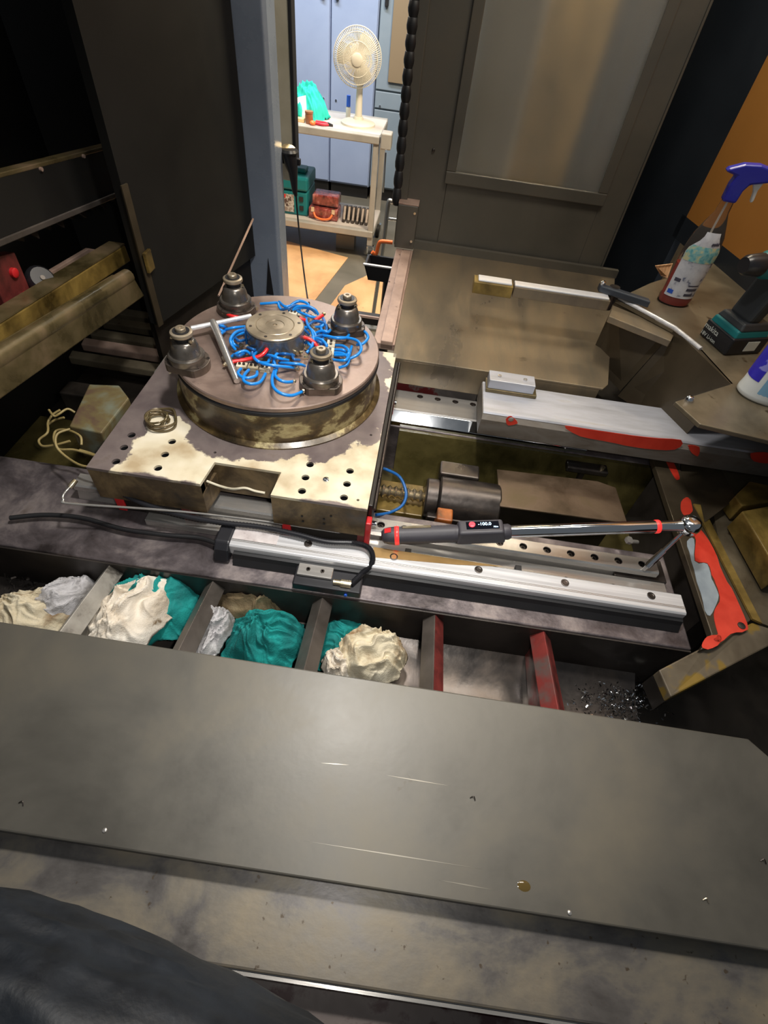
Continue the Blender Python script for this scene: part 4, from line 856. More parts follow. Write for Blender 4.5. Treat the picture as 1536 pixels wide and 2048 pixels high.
LC = [[(195,913,.05),(150,900,.04),(118,898,.03),(108,880,.03),(112,862,.03),(135,860,.04),(160,872,.04),(163,890,.03)],
      [(192,935,.06),(160,930,.05),(128,910,.04),(112,890,.05),(115,868,.06),(140,858,.06)],
      [(120,820,.05),(105,830,.04),(96,845,.03),(95,865,.03),(78,880,.02),(85,892,.02),(110,890,.03),(140,882,.04)],
      [(98,820,.06),(108,832,.06),(118,828,.05),(135,818,.05),(150,825,.04)], [(160,900,.03),(180,906,.04),(196,912,.05)], [(95,850,.02),(110,840,.03),(128,835,.04)]]
_cl = ['yellowed cable curling back from the table corner below the olive box','longest yellowed cable looping widely from the table corner','frayed yellowed cable hanging leftmost of the tangle','short upright cable end sticking out of the tangle top','short yellowed cable lead running under the olive box','stub of yellowed cable across the middle of the tangle']
for pts, _l in zip(LC, _cl):
    tag(MB().tube(smoothpath([zp(*p) for p in pts],8), .0032, 7).build('loose_cable', MT['yellowcable'], smooth=60), _l, 'cable', 'tangled cables by the box')

# ================================================================== left beams
def beam(name, label, pts4, depth, m, parts=()):
    t = thing(name, label, 'beam', tuple(pts4[0]))
    MB().slab(pts4, depth).build('web', MT[m], t, bevel=.004)
    return t
Lx = -1.0
P_ = [xp(0,480,Lx),xp(266,372,Lx),xp(245,288,Lx),xp(0,352,Lx)]
d_ = (P_[0]-P_[1]).normalized()*.5
P_[0] += d_; P_[3] += (P_[3]-P_[2]).normalized()*.5
t = beam('guard_beam', 'broad dark beam with a worn tan top edge, upper left', P_, (-.05,0,0), 'darkpanel')
MB().slab([P_[3]+Vector((.001,0,-.004)),P_[2]+Vector((.001,0,-.004)),P_[2]+Vector((.001,0,.006)),P_[3]+Vector((.001,0,.006))], (-.03,0,0)).build('top_edge', MT['leftbeam'], t, bevel=.002)
MB().slab([P_[0]+Vector((.004,0,-.012)),P_[1]+Vector((.004,0,-.012)),P_[1]+Vector((.004,0,.002)),P_[0]+Vector((.004,0,.002))], (-.04,0,0)).build('bottom_flange', MT['rib'], t, bevel=.002)
for x,y in ((80,338),(165,312),(237,292)):
    p = xp(x,y,Lx); MB().lathe([(.005,0),(.005,.006)], p, 8, (1,0,0)).build('rivet', MT['strip'], t)
for k in range(9):
    f_ = (k+1)/10.5; p = P_[0]+(P_[1]-P_[0])*(.45+.52*f_)
    MB().slab([p+Vector((-.012,-.02,-.014)),p+Vector((-.012,.012,-.014)),p+Vector((-.012,.008,-.03-.008*(k%2)))], (-.008,0,0)).build('tooth', MT['void'], t)
P2 = [xp(0,703,Lx+.05),xp(262,522,Lx+.05),xp(250,490,Lx+.05),xp(0,648,Lx+.05)]
for i,j in ((0,1),(3,2)): P2[i] += (P2[i]-P2[j]).normalized()*.4
t = beam('rail_beam', 'oily ochre beam with a shiny wet upper end, middle left', P2, (-.05,0,.0), 'ochre')
MB().slab([P2[3]+Vector((0,0,.001)),P2[2]+Vector((0,0,.001)),P2[2]+Vector((-.05,0,.001)),P2[3]+Vector((-.05,0,.001))], (0,0,.004)).build('top_flange', MT['leftbeam'], t)
P3 = [xp(0,800,Lx+.12),xp(290,592,Lx+.12),xp(268,555,Lx+.12),xp(0,728,Lx+.12)]
for i,j in ((0,1),(3,2)): P3[i] += (P3[i]-P3[j]).normalized()*.35
t = beam('round_nosed_beam', 'thick wet grey brown beam lowest of the left beams', P3, (-.07,0,0), 'leftbeam')
MB().tube([P3[3]+Vector((-.02,0,0)), P3[2]+Vector((-.02,0,0))], .022, 14).build('round_nose', MT['leftbeam'], t, smooth=60)
Q_ = [xp(75,560,Lx-.04),xp(178,498,Lx-.12),xp(238,508,Lx-.10)]
fr_ = thing('angle_iron', 'pale bent angle frame glinting between the left beams', 'frame', tuple(Q_[0]))
for p, q in zip(Q_[:-1], Q_[1:]):
    MB().slab([p,q,q+Vector((0,0,-.022)),p+Vector((0,0,-.022))], (-.015,.006,0)).build('flange', MT['strip'], fr_, bevel=.002)
r_ = thing('red_bracket', 'dull red bracket with a red button at the far left', 'bracket', tuple(xp(40,600,Lx-.03)))
MB().slab([xp(-30,520,Lx-.03),xp(30,505,Lx-.03),xp(72,605,Lx-.03),xp(20,630,Lx-.03)], (-.03,0,0)).build('plate', MT['darkred'], r_, bevel=.003)
for x,y in ((25,545),(50,592)): MB().lathe([(.012,0),(.012,.008),(.008,.011)], xp(x,y,Lx-.03), 16, (1,0,0)).build('button', MT['redseal'], r_, smooth=40)
kb = thing('grip_knob', 'black ribbed knob in the gap between the left beams', 'knob', tuple(xp(75,565,Lx-.01)))
p = xp(80,562,Lx-.02); MB().lathe([(.030,-.02),(.036,-.01),(.036,.014),(.028,.024)], p, 20, (.7,-.3,.6)).build('knob', MT['blackplastic'], kb, smooth=40)
MB().lathe([(.006,.024),(.006,.027)], p, 12, (.7,-.3,.6)).build('centre_screw', MT['rib'], kb)
MB().tube([p, p+Vector((-.08,.03,-.06))], .012, 10).build('spindle', MT['dark_steel'], kb, smooth=40)
# brown slats low behind, left of the turntable
for i, (y0, z) in enumerate(((690,-.2),(712,-.2),(742,-.2),(662,-.2),(640,-.2))):
    a_, b = zp(200,y0-18,z), zp(350,y0+6,z)
    o = MB().hex([(-1.30,a_.y,z-.03),(-.74,a_.y-.01,z-.03),(-.74,a_.y+.03,z-.03),(-1.30,a_.y+.035,z-.03),(-1.30,a_.y,z),(-.74,a_.y-.01,z),(-.74,a_.y+.03,z+.01),(-1.30,a_.y+.035,z+.01)]).build('way_cover_slat', MT['strip' if i in (1,) else 'ledge'], bevel=.004)
    tag(o, ['second brown way cover slat behind the olive box','brown way cover slat with a lighter pinkish edge','nearest brown way cover slat just behind the olive box','far brown way cover slat beside the dark column panel','farthest brown way cover slat, mostly in shadow'][i], 'slat', 'way cover slats')
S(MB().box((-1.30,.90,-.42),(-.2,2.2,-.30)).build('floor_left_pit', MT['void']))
# ================================================================== tray, strips, beam at rear right
ty = thing('tray', 'broad tan grimy sheet tray below the machine door', 'tray', (.3,1.8,.02))
TXR = zp(1205,730,.12).x
pl = [(-.055,1.392),(TXR-.02,1.392),(TXR+.0,1.42),(.80,2.235),(-.055,2.235)]
MB().prism(pl, .112, .12).build('sheet', MT['tray'], ty, bevel=.002)
MB().box((-.055,1.392,.03),(TXR-.03,1.40,.112)).build('front_skirt', MT['tray'], ty)
MB().box((-.055,2.22,.12),(.80,2.24,.150)).build('rear_upstand', MT['door'], ty)
st = thing('angle_strip', 'pinkish bare angle strip along the left edge of the tray', 'strip', (-.09,1.8,.10))
MB().box((-.125,1.46,.10),(-.055,2.20,.121)).build('base_strip', MT['strip'], st, bevel=.002)
MB().box((-.10,1.452,.121),(-.062,2.15,.136)).build('cap_strip', MT['strip'], st, bevel=.002)
gp = thing('rear_guard_bar', 'thin dark bar between the turntable and the tray strip', 'bar', (-.2,1.62,.0))
p0, p1 = zp(722,631,.12), zp(768,640,.12)
MB().box((p0.x-.25,p0.y,.09),(-.125,p0.y+.03,.12)).build('bar', MT['void'], gp, bevel=.002)
MB().box((p0.x-.25,p0.y-.002,.114),(-.125,p0.y+.004,.122)).build('bright_edge', MT['strip'], gp)
# cantilever bar and hinge bracket
ZLG = .30
hb_ = thing('door_bar', 'long pale bar reaching out over the tray from the hinge', 'bar', tuple(zp(1100,590,ZLG)))
a_, b = zp(948,560,ZLG), zp(1218,598,ZLG)
y_ = (a_.y+b.y)/2
MB().box((a_.x,y_-.028,ZLG-.03),(zp(1025,570,ZLG).x,y_+.022,ZLG+.006)).build('end_block', MT['ochre'], hb_, bevel=.002)
MB().box((a_.x+.012,y_-.022,ZLG+.006),(zp(1022,570,ZLG).x,y_+.014,ZLG+.012)).build('end_lit_top', MT['alu'], hb_, bevel=.002)  # pale sheet, lit top of the end block put into colour
MB().box((zp(1028,570,ZLG).x,y_-.02,ZLG-.028),(b.x,y_+.016,ZLG+.004)).build('arm', MT['tray'], hb_, bevel=.002)
MB().box((zp(1028,570,ZLG).x,y_-.018,ZLG+.004),(b.x-.006,y_+.014,ZLG+.010)).build('arm_lit_top', MT['alu'], hb_, bevel=.002)  # pale sheet imitates the lit upper face of the arm
hg = thing('hinge', 'dark hinge knuckle joining the pale bar to the ledge', 'hinge', tuple(zp(1215,585,ZLG)))
p = zp(1222,592,ZLG)
MB().lathe([(.016,-.04),(.016,.03)], p, 16).build('knuckle', MT['dark_steel'], hg, smooth=40)
q0, q1 = zp(1200,568,ZLG+.03), zp(1300,600,ZLG+.03)
MB().hex([q0+Vector((0,-.012,-.02)),q1+Vector((0,-.012,-.02)),q1+Vector((0,.012,-.02)),q0+Vector((0,.012,-.02)),q0+Vector((0,-.012,0)),q1+Vector((0,-.012,0)),q1+Vector((0,.012,0)),q0+Vector((0,.012,0))]).build('lever', MT['nearblack'], hg, bevel=.003)
MB().lathe([(.008,0),(.008,.008),(.004,.011)], q0+Vector((.008,0,0)), 12).build('pin', MT['chrome'], hg, smooth=40)
g0, g1, g2, g3 = zp(1226,610,ZLG-.014), zp(1352,662,ZLG-.014), zp(1342,682,ZLG-.014), zp(1218,632,ZLG-.014)
MB().slab([g0,g1,g2,g3], (0,0,-.02)).build('foot_plate', MT['tray'], hg, bevel=.002)
# ledge
LP = [zp(1232,598,ZLG),zp(1350,660,ZLG),zp(1402,702,ZLG),zp(1462,768,ZLG),zp(1350,803,ZLG),zp(1400,848,ZLG),zp(1560,886,ZLG)]
lg = thing('side_ledge', 'grimy right hand ledge holding the bottles and the drill', 'ledge', (.9,1.3,ZLG-.02))
poly = [tuple(p.xy) for p in LP] + [(1.30,.98),(1.30,1.55),tuple(zp(1440,520,ZLG).xy),tuple(zp(1300,566,ZLG).xy)]
MB().prism(poly, ZLG-.012, ZLG).build('ledge_sheet', MT['ledge'], lg, bevel=.002)
MB().tube([LP[0]+Vector((.01,.005,.002)), LP[1]+Vector((.0,.006,.002)), LP[2]+Vector((0,.006,.002))], .007, 10).build('bright_edge', MT['alu'], lg, smooth=60)
p = zp(1375,802,ZLG); MB().lathe([(.011,0),(.011,.004),(.008,.010),(.003,.012)], (p.x+.004,p.y+.004,ZLG), 16).build('dome_bolt', MT['chrome'], lg, smooth=50)
def dn(p, dx, dy, z): return Vector((p.x+dx,p.y+dy,z))
MB().slab([LP[0],LP[1],dn(LP[1],-.05,.02,.06),dn(LP[0],.02,.05,.06)], (.006,.006,0)).build('chute_side', MT['chute'], lg)
MB().slab([LP[1],LP[2],LP[3],dn(LP[3],.0,.04,.04),dn(LP[2],-.04,.06,.04),dn(LP[1],-.05,.02,.04)], (.006,.004,0)).build('chute_face', MT['chute'], lg)
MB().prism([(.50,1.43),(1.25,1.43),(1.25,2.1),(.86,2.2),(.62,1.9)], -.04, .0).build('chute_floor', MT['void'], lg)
# big beam with red flakes
bm_ = thing('cover_beam', 'pale topped beam with red paint flakes over the rear rail', 'beam', (.6,1.28,.02))
ZB = .10; yf = 1.196; yb = 1.37
xl = zp(965,830,ZB).x
MB().prism([(yf,.03),(yf,.085),(yf+.012,ZB),(yb-.01,ZB),(yb,.09),(yb,.03)], xl, 1.22, 'x').build('beam_body', MT['beamface'], bm_, bevel=.002)
MB().prism([(yf+.010,ZB),(yf+.014,ZB+.004),(yb-.012,ZB+.004),(yb-.008,ZB)], xl+.002, 1.22, 'x').build('top_plate', MT['silvertop'], bm_)
def fpatch(pts):
    q = smoothpath([yp(x,y,yf-.0002) for x,y in pts], 3, True); r = random.Random(len(pts))
    MB().slab([p + Vector((r.uniform(-1,1),0,r.uniform(-1,1)))*.001 for p in q], (0,-.0012,0)).build('red_patch', MT['red'], bm_)
fpatch([(1130,852),(1190,860),(1290,874),(1362,880),(1350,899),(1290,897),(1230,886),(1160,872)]); fpatch([(1376,890),(1398,894),(1396,912),(1384,906)]); fpatch([(1502,906),(1540,906),(1540,926),(1508,922)]); fpatch([(1012,838),(1022,832),(1036,846),(1016,850)])
p = zp(1022,840,.07); pr = yp(1022,838,yf)
MB().lathe([(.007,0),(.008,.002),(.004,.003)], (pr.x,yf,pr.z), 14, (0,-1,0)).build('lug_screw', MT['steel'], bm_, smooth=40)
u0, u1 = zp(977,768,ZB+.03), zp(1068,778,ZB+.03)
kb_ = thing('stop_block', 'small steel block with two screws on top of the pale beam', 'block', ((u0.x+u1.x)/2,yb-.03,ZB))
ym = yb-.035
MB().box((u0.x-.004,ym-.03,ZB+.004),(u1.x+.012,ym+.03,ZB+.016)).build('shim', MT['leftbeam'], kb_, bevel=.002)
MB().box((u0.x,ym-.026,ZB+.016),(u1.x,ym+.026,ZB+.046)).build('block', MT['silvertop'], kb_, bevel=.002)
for f_ in (.22,.78):
    MB().lathe([(.006,0),(.006,.003),(.003,.003),(.003,.001)], (u0.x+(u1.x-u0.x)*f_,ym,ZB+.046), 12).build('screw', MT['steel'], kb_, smooth=40)
# right frame flange (red) and ochre foot
fg = thing('red_flange', 'red painted flange with pale blue patches beside the rail ends', 'flange', (.83,.95,-.05))
F = [zp(1300,902,0),zp(1423,1268,0),zp(1400,1300,0),zp(1440,1290,0),zp(1502,1240,0),zp(1440,1120,0),zp(1385,1010,0),zp(1350,905,0)]
MB().slab([p-Vector((0,0,.02)) for p in F], (0,0,.02)).build('flange_plate', MT['chute'], fg, bevel=.002)
def patch(pts, m, name='paint_patch', par=fg, k=1.0):
    q = [zp(1236+x/3.413, 840+y/3.413, 0.0) for x,y in pts]
    c = sum(q, Vector())/len(q); r = random.Random(len(pts))
    q2 = smoothpath(q, 3, True); q2 = [p + Vector((r.uniform(-1,1),r.uniform(-1,1),0))*.0012 for p in q2]
    MB().slab(q2, (0,0,.0012)).build(name, MT[m], par)
patch([(510,770),(560,745),(650,880),(720,1060),(800,1200),(880,1390),(870,1440),(770,1460),(700,1520),(650,1500),(680,1460),(650,1330),(690,1240),(680,1150),(640,1060),(610,980),(525,960),(530,820)], 'red', 'red_patch')
patch([(430,560),(480,530),(510,610),(480,650),(440,640)], 'red', 'red_patch'); patch([(330,230),(360,260),(420,390),(390,400),(330,290)], 'red', 'red_patch'); patch([(570,1540),(610,1480),(690,1468),(700,1520),(610,1565)], 'red', 'red_patch')
patch([(470,830),(520,815),(524,965),(608,985),(636,1075),(655,1120),(684,1200),(655,1290),(608,1335),(560,1180),(500,960)], 'bluegrey', 'blue_grey_patch')
MB().box((.80,.70,-.40),(.86,1.20,-.02)).build('frame_wall', MT['bedface'], fg)
MB().slab([F[4],F[5],F[6],F[6]+Vector((.025,.0,0)),F[5]+Vector((.022,-.004,0)),F[4]+Vector((.02,-.008,0))], (0,0,.006)).build('ochre_rim', MT['ochre'], fg)
p = zp(1482,1252,0); MB().lathe([(.009,0),(.009,.003),(.004,.004)], (p.x,p.y,0), 14).build('bolt', MT['dark_steel'], fg, smooth=40)
ft = thing('ochre_foot', 'grey and ochre corner foot below the red flange', 'bracket', tuple(zp(1400,1340,-.05)))
G = [zp(1318,1340,-.02),zp(1410,1292,-.01),zp(1505,1245,-.005),zp(1580,1270,-.005),zp(1342,1394,-.03)]
MT['footmix'] = mat('grey_ochre_patches', [(.35,s2l(78,68,54)),(.47,s2l(102,92,76)),(.5,s2l(128,104,44)),(.7,s2l(148,122,54))], 5, (.35,.5), .1, .08, detail=4)
MB().slab([p-Vector((0,0,.03)) for p in G], (0,0,.03)).build('foot_plate', MT['footmix'], ft, bevel=.003)
MB().slab([G[0]-Vector((0,0,.03)),G[4]-Vector((0,0,.03)),G[4]-Vector((0,0,.08)),G[0]-Vector((0,0,.08))], (.01,.004,0)).build('foot_side', MT['void'], ft)
# sloping ochre casting to the right
cs = thing('side_casting', 'grimy ochre casting with a boxed bracket at the right edge', 'casting', (1.0,.9,-.3))
A = [zp(1400,900,-.01),zp(1560,930,-.01),zp(1560,1260,-.02),zp(1505,1240,-.02),zp(1445,1115,-.02)]
MB().slab([p-Vector((0,0,.02)) for p in A], (0,0,.02)).build('sloping_floor', MT['ledge'], cs)
B0 = zp(1482,1040,.06); B1 = zp(1560,1260,.06)
def bxq(pts, h, name, m): MB().slab([zp(x,y,z) - Vector((0,0,h)) for x,y,z in pts], (0,0,h)).build(name, MT[m], cs, bevel=.003)
bxq([(1484,1022,.06),(1560,1008,.06),(1600,1130,.06),(1560,1150,.06)], .07, 'bracket_box', 'ochre')
bxq([(1470,992,.05),(1500,962,.05),(1560,975,.05),(1560,1000,.05),(1485,1012,.05)], .06, 'bracket_arm', 'ochre')
MB().slab([zp(1360,925,-.01),zp(1440,940,.01),zp(1470,1000,.02),zp(1390,1060,-.005),zp(1360,1000,-.01)], (0,0,.006)).build('grey_web', MT['chute'], cs)
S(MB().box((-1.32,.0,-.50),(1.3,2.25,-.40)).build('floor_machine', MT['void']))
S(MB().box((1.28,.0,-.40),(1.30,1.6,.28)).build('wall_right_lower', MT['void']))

# wet chips at the lower right
p = zp(1230,1400,-.19)
cz_ = MB(); rnd = random.Random(3)
for i in range(520):
    x, y = rnd.gauss(1245,46), rnd.gauss(1398,22)
    z = -.226 + rnd.random()*.012
    a_ = zp(x,y,z); d = Vector((rnd.uniform(-1,1),rnd.uniform(-1,1),rnd.uniform(-.2,.6)))*.0032
    n = Vector((rnd.uniform(-1,1),rnd.uniform(-1,1),rnd.uniform(-1,1))).cross(d).normalized()*.0013
    cz_.slab([a_-d-n,a_+d-n,a_+d*1.2+n,a_-d+n], d.cross(n).normalized()*.0006)
o = cz_.build('chip_pile', MT['chrome']); tag(o, 'heap of wet glinting metal chips in the trough at the lower right', 'metal chips', kind='stuff')
cz_ = MB()
for i in range(120):
    x, y = rnd.gauss(45,28), rnd.gauss(1150,22); a_ = zp(x,y,-.20+rnd.random()*.02); d = Vector((rnd.uniform(-1,1),rnd.uniform(-1,1),rnd.uniform(-.2,.6)))*.005
    n = Vector((rnd.uniform(-1,1),rnd.uniform(-1,1),rnd.uniform(-1,1))).cross(d).normalized()*.002
    cz_.slab([a_-d-n,a_+d-n,a_+d+n,a_-d+n], d.cross(n).normalized()*.0006)
tag(cz_.build('chip_pile', MT['dark_steel']), 'dark metal chips in the trough at the far left', 'metal chips', kind='stuff')

# ================================================================== rags in the trough
def tz(px, py, z): return zp(px, py, z)
def R_(px, py, z, size, m, label, seed, rot=0, fold=1.0, flat=.6):
    p = zp(px,py,z); rag('rag', (p.x,p.y,p.z), size, m, label, seed, 'rags in the chip trough', rot, fold, 5, flat)
R_(58,1232,-.13,(.085,.075,.06),'rag_cream','cream rag with brown spots at the far left of the trough',1,.5)
R_(128,1200,-.14,(.055,.085,.06),'rag_grey','greyish white rag against the pale dirty rib',2,-.5)
R_(312,1205,-.15,(.115,.10,.075),'teal','dark teal rag lying under the big white rag',3,.3)
R_(262,1226,-.105,(.078,.115,.07),'rag_white','big white rag spread over the teal rag',4,-.45,1.0)
R_(190,1255,-.15,(.04,.07,.05),'rag_grey','small pale grey rag beside the pale dirty rib',5,-.5)
R_(418,1262,-.14,(.045,.075,.055),'rag_grey','crumpled pale rag strip next to the second rib',6,-.3,1.2)
R_(505,1200,-.155,(.115,.045,.06),'rag_brown','filthy brown rag behind the middle teal rag',7,.1,1.3)
R_(528,1278,-.15,(.098,.078,.075),'teal','bunched teal rag between the second and third ribs',8,.1,1.05)
R_(690,1285,-.19,(.085,.075,.05),'teal','flat teal rag half under the stained cream rag',9,.1)
R_(742,1305,-.135,(.088,.068,.06),'rag_cream','stained cream rag between the third and fourth ribs',10,.1,1.1)
R_(672,1328,-.14,(.035,.04,.04),'rag_white','twisted white rag corner beside the stained cream rag',12,.5,1.2)

# ================================================================== torque wrench
tw = thing('torque_wrench', 'digital torque wrench with black grip and lit display lying across the rail', 'torque wrench', (.35,.79,0))
A = zp(768,1072,.028); Bh = zp(1376,1051,.135)
ax = (Bh-A).normalized(); sd = ax.cross(Vector((0,0,1))).normalized(); un = sd.cross(ax).normalized()
def T(s, l, u): return A + ax*s + sd*l + un*u       # along, towards the camera, up
Lw = (Bh-A).length
def lat(prof, name, m, par=tw, sx=1, sy=1, n=28, sm=40):
    return MB().lathe([(r,h) for r,h in prof], A, n, ax).build(name, MT[m], par, smooth=sm)
MT['grip'] = mat('dark_grey_grip', [(.3,s2l(52,50,56)),(.7,s2l(66,64,70))], 10, (.4,.55), 0, .05, 120)
MT['ledred'] = mat('lit_red_ring', s2l(220,40,40), 5, (.3,.4), emit=((1.0,.06,.05), .5))
MT['screen'] = mat('dark_screen', s2l(10,12,20), 5, (.08,.12))
MT['digits'] = mat('lit_digits', s2l(200,230,255), 5, (.3,.4), emit=((.55,.8,1.0), 3.0))
MT['button'] = mat('lit_red_button', s2l(230,40,50), 5, (.3,.4), emit=((1.0,.05,.08), 1.2))
lat([(.010,-.006),(.018,0),(.021,.012),(.022,.026)], 'end_cap', 'grip')
lat([(.0222,.026),(.0235,.028),(.0235,.035),(.0222,.037)], 'lit_ring', 'ledred')
gk = [(.0218,.037)]
for i in range(18):
    gk += [(.0220,.042+.0075*i),(.0212,.0445+.0075*i)]
gk += [(.0215,.182)]
lat(gk, 'grip', 'grip')
MB().hex([T(.002,-.008,.0155),T(.018,-.008,.020),T(.018,.006,.020),T(.002,.006,.0155),T(.002,-.008,.0185),T(.018,-.008,.0225),T(.018,.006,.0225),T(.002,.006,.0185)]).build('red_badge', MT['redseal'], tw)
MB().hex([T(.045,-.013,.016),T(.115,-.013,.016),T(.115,-.004,.020),T(.045,-.004,.020),T(.045,-.013,.0205),T(.115,-.013,.0205),T(.115,-.004,.0235),T(.045,-.004,.0235)]).build('grip_inlay', MT['brass'], tw, bevel=.001)
hx0, hx1 = .172, .292
MB().hex([T(hx0,-.024,-.016),T(hx1,-.024,-.016),T(hx1,.024,-.016),T(hx0,.024,-.016),T(hx0+.008,-.021,.026),T(hx1-.006,-.021,.026),T(hx1-.006,.021,.026),T(hx0+.008,.021,.026)]).build('display_housing', MT['grip'], tw, bevel=.006, seg=3)
MB().hex([T(.198,-.0135,.0255),T(.276,-.0135,.0255),T(.276,.0095,.0255),T(.198,.0095,.0255),T(.198,-.0135,.0268),T(.276,-.0135,.0268),T(.276,.0095,.0268),T(.198,.0095,.0268)]).build('display_bezel', MT['screen'], tw, bevel=.002)
MB().lathe([(.0075,.0266),(.0075,.029),(.004,.030)], T(.212,-.004,0), 18, un).build('red_button', MT['button'], tw, smooth=40)
def text(body, origin, xdir, ydir, h, m, name, parent, depth=.0006):
    cu = bpy.data.curves.new('txt','FONT'); cu.body = body; cu.size = 1.0; cu.extrude = .0
    ob = bpy.data.objects.new('txt', cu); COL.objects.link(ob)
    dg = bpy.context.evaluated_depsgraph_get(); me = bpy.data.meshes.new_from_object(ob.evaluated_get(dg))
    bpy.data.objects.remove(ob, do_unlink=True)
    zd = xdir.cross(ydir).normalized(); s = MB()
    vs = [origin + xdir*(v.co.x*h) + ydir*(v.co.y*h) for v in me.vertices]
    s.add([v+zd*depth for v in vs], [tuple(p.vertices) for p in me.polygons])
    return s.build(name, m, parent)
text('-100.0', T(.226,-.001,.0268), ax, -sd, .0125, MT['digits'], 'display_digits', tw)
text('Nm', T(.262,.0065,.0268), ax, -sd, .007, MT['digits'], 'display_unit', tw)
lat([(.019,.288),(.0195,.30),(.016,.306)], 'neck_collar', 'grip')
lat([(.0148,.30),(.0152,.31),(.0152,Lw-.075),(.014,Lw-.07)], 'tube', 'chrome')
lat([(.0158,Lw-.078),(.0165,Lw-.076),(.0165,Lw-.070),(.0158,Lw-.068)], 'red_band', 'ledred')
lat([(.0135,Lw-.068),(.013,Lw-.03),(.015,Lw-.015)], 'neck', 'chrome')
MB().lathe([(.016,-.019),(.023,-.014),(.025,0),(.023,.013),(.016,.019),(.007,.020)], Bh+ax*.004, 28, un).build('ratchet_head', MT['chrome'], tw, smooth=60)
Ee = zp(1287,1140,0.0)
ex = thing('socket_extension', 'chrome extension bar with socket standing on the rail bolt', 'extension bar', tuple(Ee))
de = (Bh-un*.017-Ee)
MB().tube([Ee+de*.10, Ee+de*.42, Ee+de*.42, Ee+de*.5, Ee+de*.5, Ee+de*.98], [.0085,.0085,.0075,.0075,.0052,.0052], 16).build('bar', MT['chrome'], ex, smooth=40)
MB().tube([Ee, Ee+de*.10], [.0045,.006], 12).build('hex_bit', MT['steel'], ex, smooth=40)

# ================================================================== bottles and drill on the ledge
MT['clearplastic'] = mat('clear_reddish_plastic', s2l(226,216,206), 3, (.04,.08), 0, spec=.6)
b_ = MT['clearplastic'].node_tree.nodes['Principled BSDF']; b_.inputs['Transmission Weight'].default_value = .96; b_.inputs['IOR'].default_value = 1.08
MT['liquid'] = mat('red_liquid', s2l(150,44,40), 3, (.1,.2))
MT['triggerblue'] = mat('blue_trigger_plastic', s2l(48,48,170), 5, (.25,.35))
MT['whiteplastic'] = mat('white_plastic', s2l(226,230,228), 5, (.3,.4))
sp0 = zp(1345,604,ZLG)
sb_ = thing('spray_bottle', 'clear spray bottle with red liquid and a blue trigger head', 'spray bottle', tuple(sp0))
def SB(prof, name, m, sm=50, n=32, par=sb_): return MB().lathe(prof, sp0, n, (0,0,1), sx=1.0, sy=.72).build(name, MT[m], par, smooth=sm)
SB([(.046,0),(.050,.004),(.050,.02),(.047,.03),(.049,.10),(.050,.16),(.044,.20),(.030,.235),(.019,.26),(.017,.29)], 'bottle_shell', 'clearplastic')
SB([(.043,.003),(.047,.02),(.045,.03),(.047,.10),(.047,.118)], 'red_liquid', 'liquid')
MT['spraylabel'] = mat('printed_bottle_label', [(.36,s2l(110,116,140)),(.43,s2l(196,198,206)),(.62,s2l(214,216,222))], 34, (.35,.45), detail=3)
MT['teallabel'] = mat('teal_label_band', [(.36,s2l(40,140,160)),(.5,s2l(130,190,192)),(.62,s2l(206,204,160))], 40, (.35,.45), detail=3)
def lab(a0, a1, z0, z1, nz, r, name, m, par, inset=(0,0)):
    s = MB(); na = 16; vs = []; fs = []
    def rad(z): 
        pr = [(0,.0505),(.02,.0505),(.03,.0476),(.10,.0496),(.16,.0506),(.20,.0446),(.235,.0306)]
        for (za,ra),(zb_,rb) in zip(pr[:-1],pr[1:]):
            if za <= z <= zb_: return ra+(rb-ra)*(z-za)/(zb_-za)
        return .03
    for j in range(nz+1):
        z = z0+(z1-z0)*j/nz
        nar = 1.0 if z < .165 else max(.45, 1-(z-.165)/.06)
        for i in range(na+1):
            a_ = (a0+a1)/2 + (a1-a0)/2*nar*(2*i/na-1); q = rad(z)+r
            vs.append(sp0+Vector((q*cos(a_), q*.72*sin(a_), z)))
    for j in range(nz):
        for i in range(na):
            k = j*(na+1)+i; fs.append((k,k+1,k+na+2,k+na+1))
    s.add(vs, fs); return s.build(name, MT[m], par, smooth=60)
lb = lab(-2.75,-.45,.028,.215,16,.0008,'label','spraylabel',sb_)
lab(-2.7,-.5,.135,.178,6,.0014,'label_band','teallabel',lb)
lab(-2.6,-2.2,.036,.048,2,.0014,'label_dot','bluecap',lb)
MT['labeldark'] = mat('label_dark_print', s2l(70,70,86), 5, (.4,.5))
for a0, a1, z0, z1 in ((-1.5,-.75,.052,.060),(-1.5,-.75,.066,.070),(-2.5,-2.1,.074,.084),(-1.5,-.9,.036,.044),(-1.6,-.8,.184,.190)): lab(a0,a1,z0,z1,2,.0015,'label_text',"labeldark",lb)
MB().tube([sp0+Vector((0,0,.02)),sp0+Vector((0,0,.29))], .003, 8).build('dip_tube', MT['whiteplastic'], sb_, smooth=60)
c0 = sp0+Vector((0,0,.288))
hd = MB(Matrix.Translation(c0) @ Matrix.Rotation(radians(-8),4,'Z'))
hd.prism([(-.018,0),(.018,0),(.020,.030),(.028,.046),(.064,.056),(.088,.066),(.090,.078),(.068,.086),(.030,.092),(-.008,.088),(-.040,.074),(-.046,.066),(-.016,.060),(-.020,.040)], -.015, .015, 'y')
hd.build('trigger_head', MT['triggerblue'], sb_, bevel=.006, seg=3)
tg = MB(Matrix.Translation(c0) @ Matrix.Rotation(radians(-8),4,'Z'))
tg.prism([(.036,.050),(.060,.056),(.056,.036),(.060,.010),(.054,.006),(.048,.030)], -.008, .008, 'y')
tg.build('trigger', MT['whiteplastic'], sb_, bevel=.003)
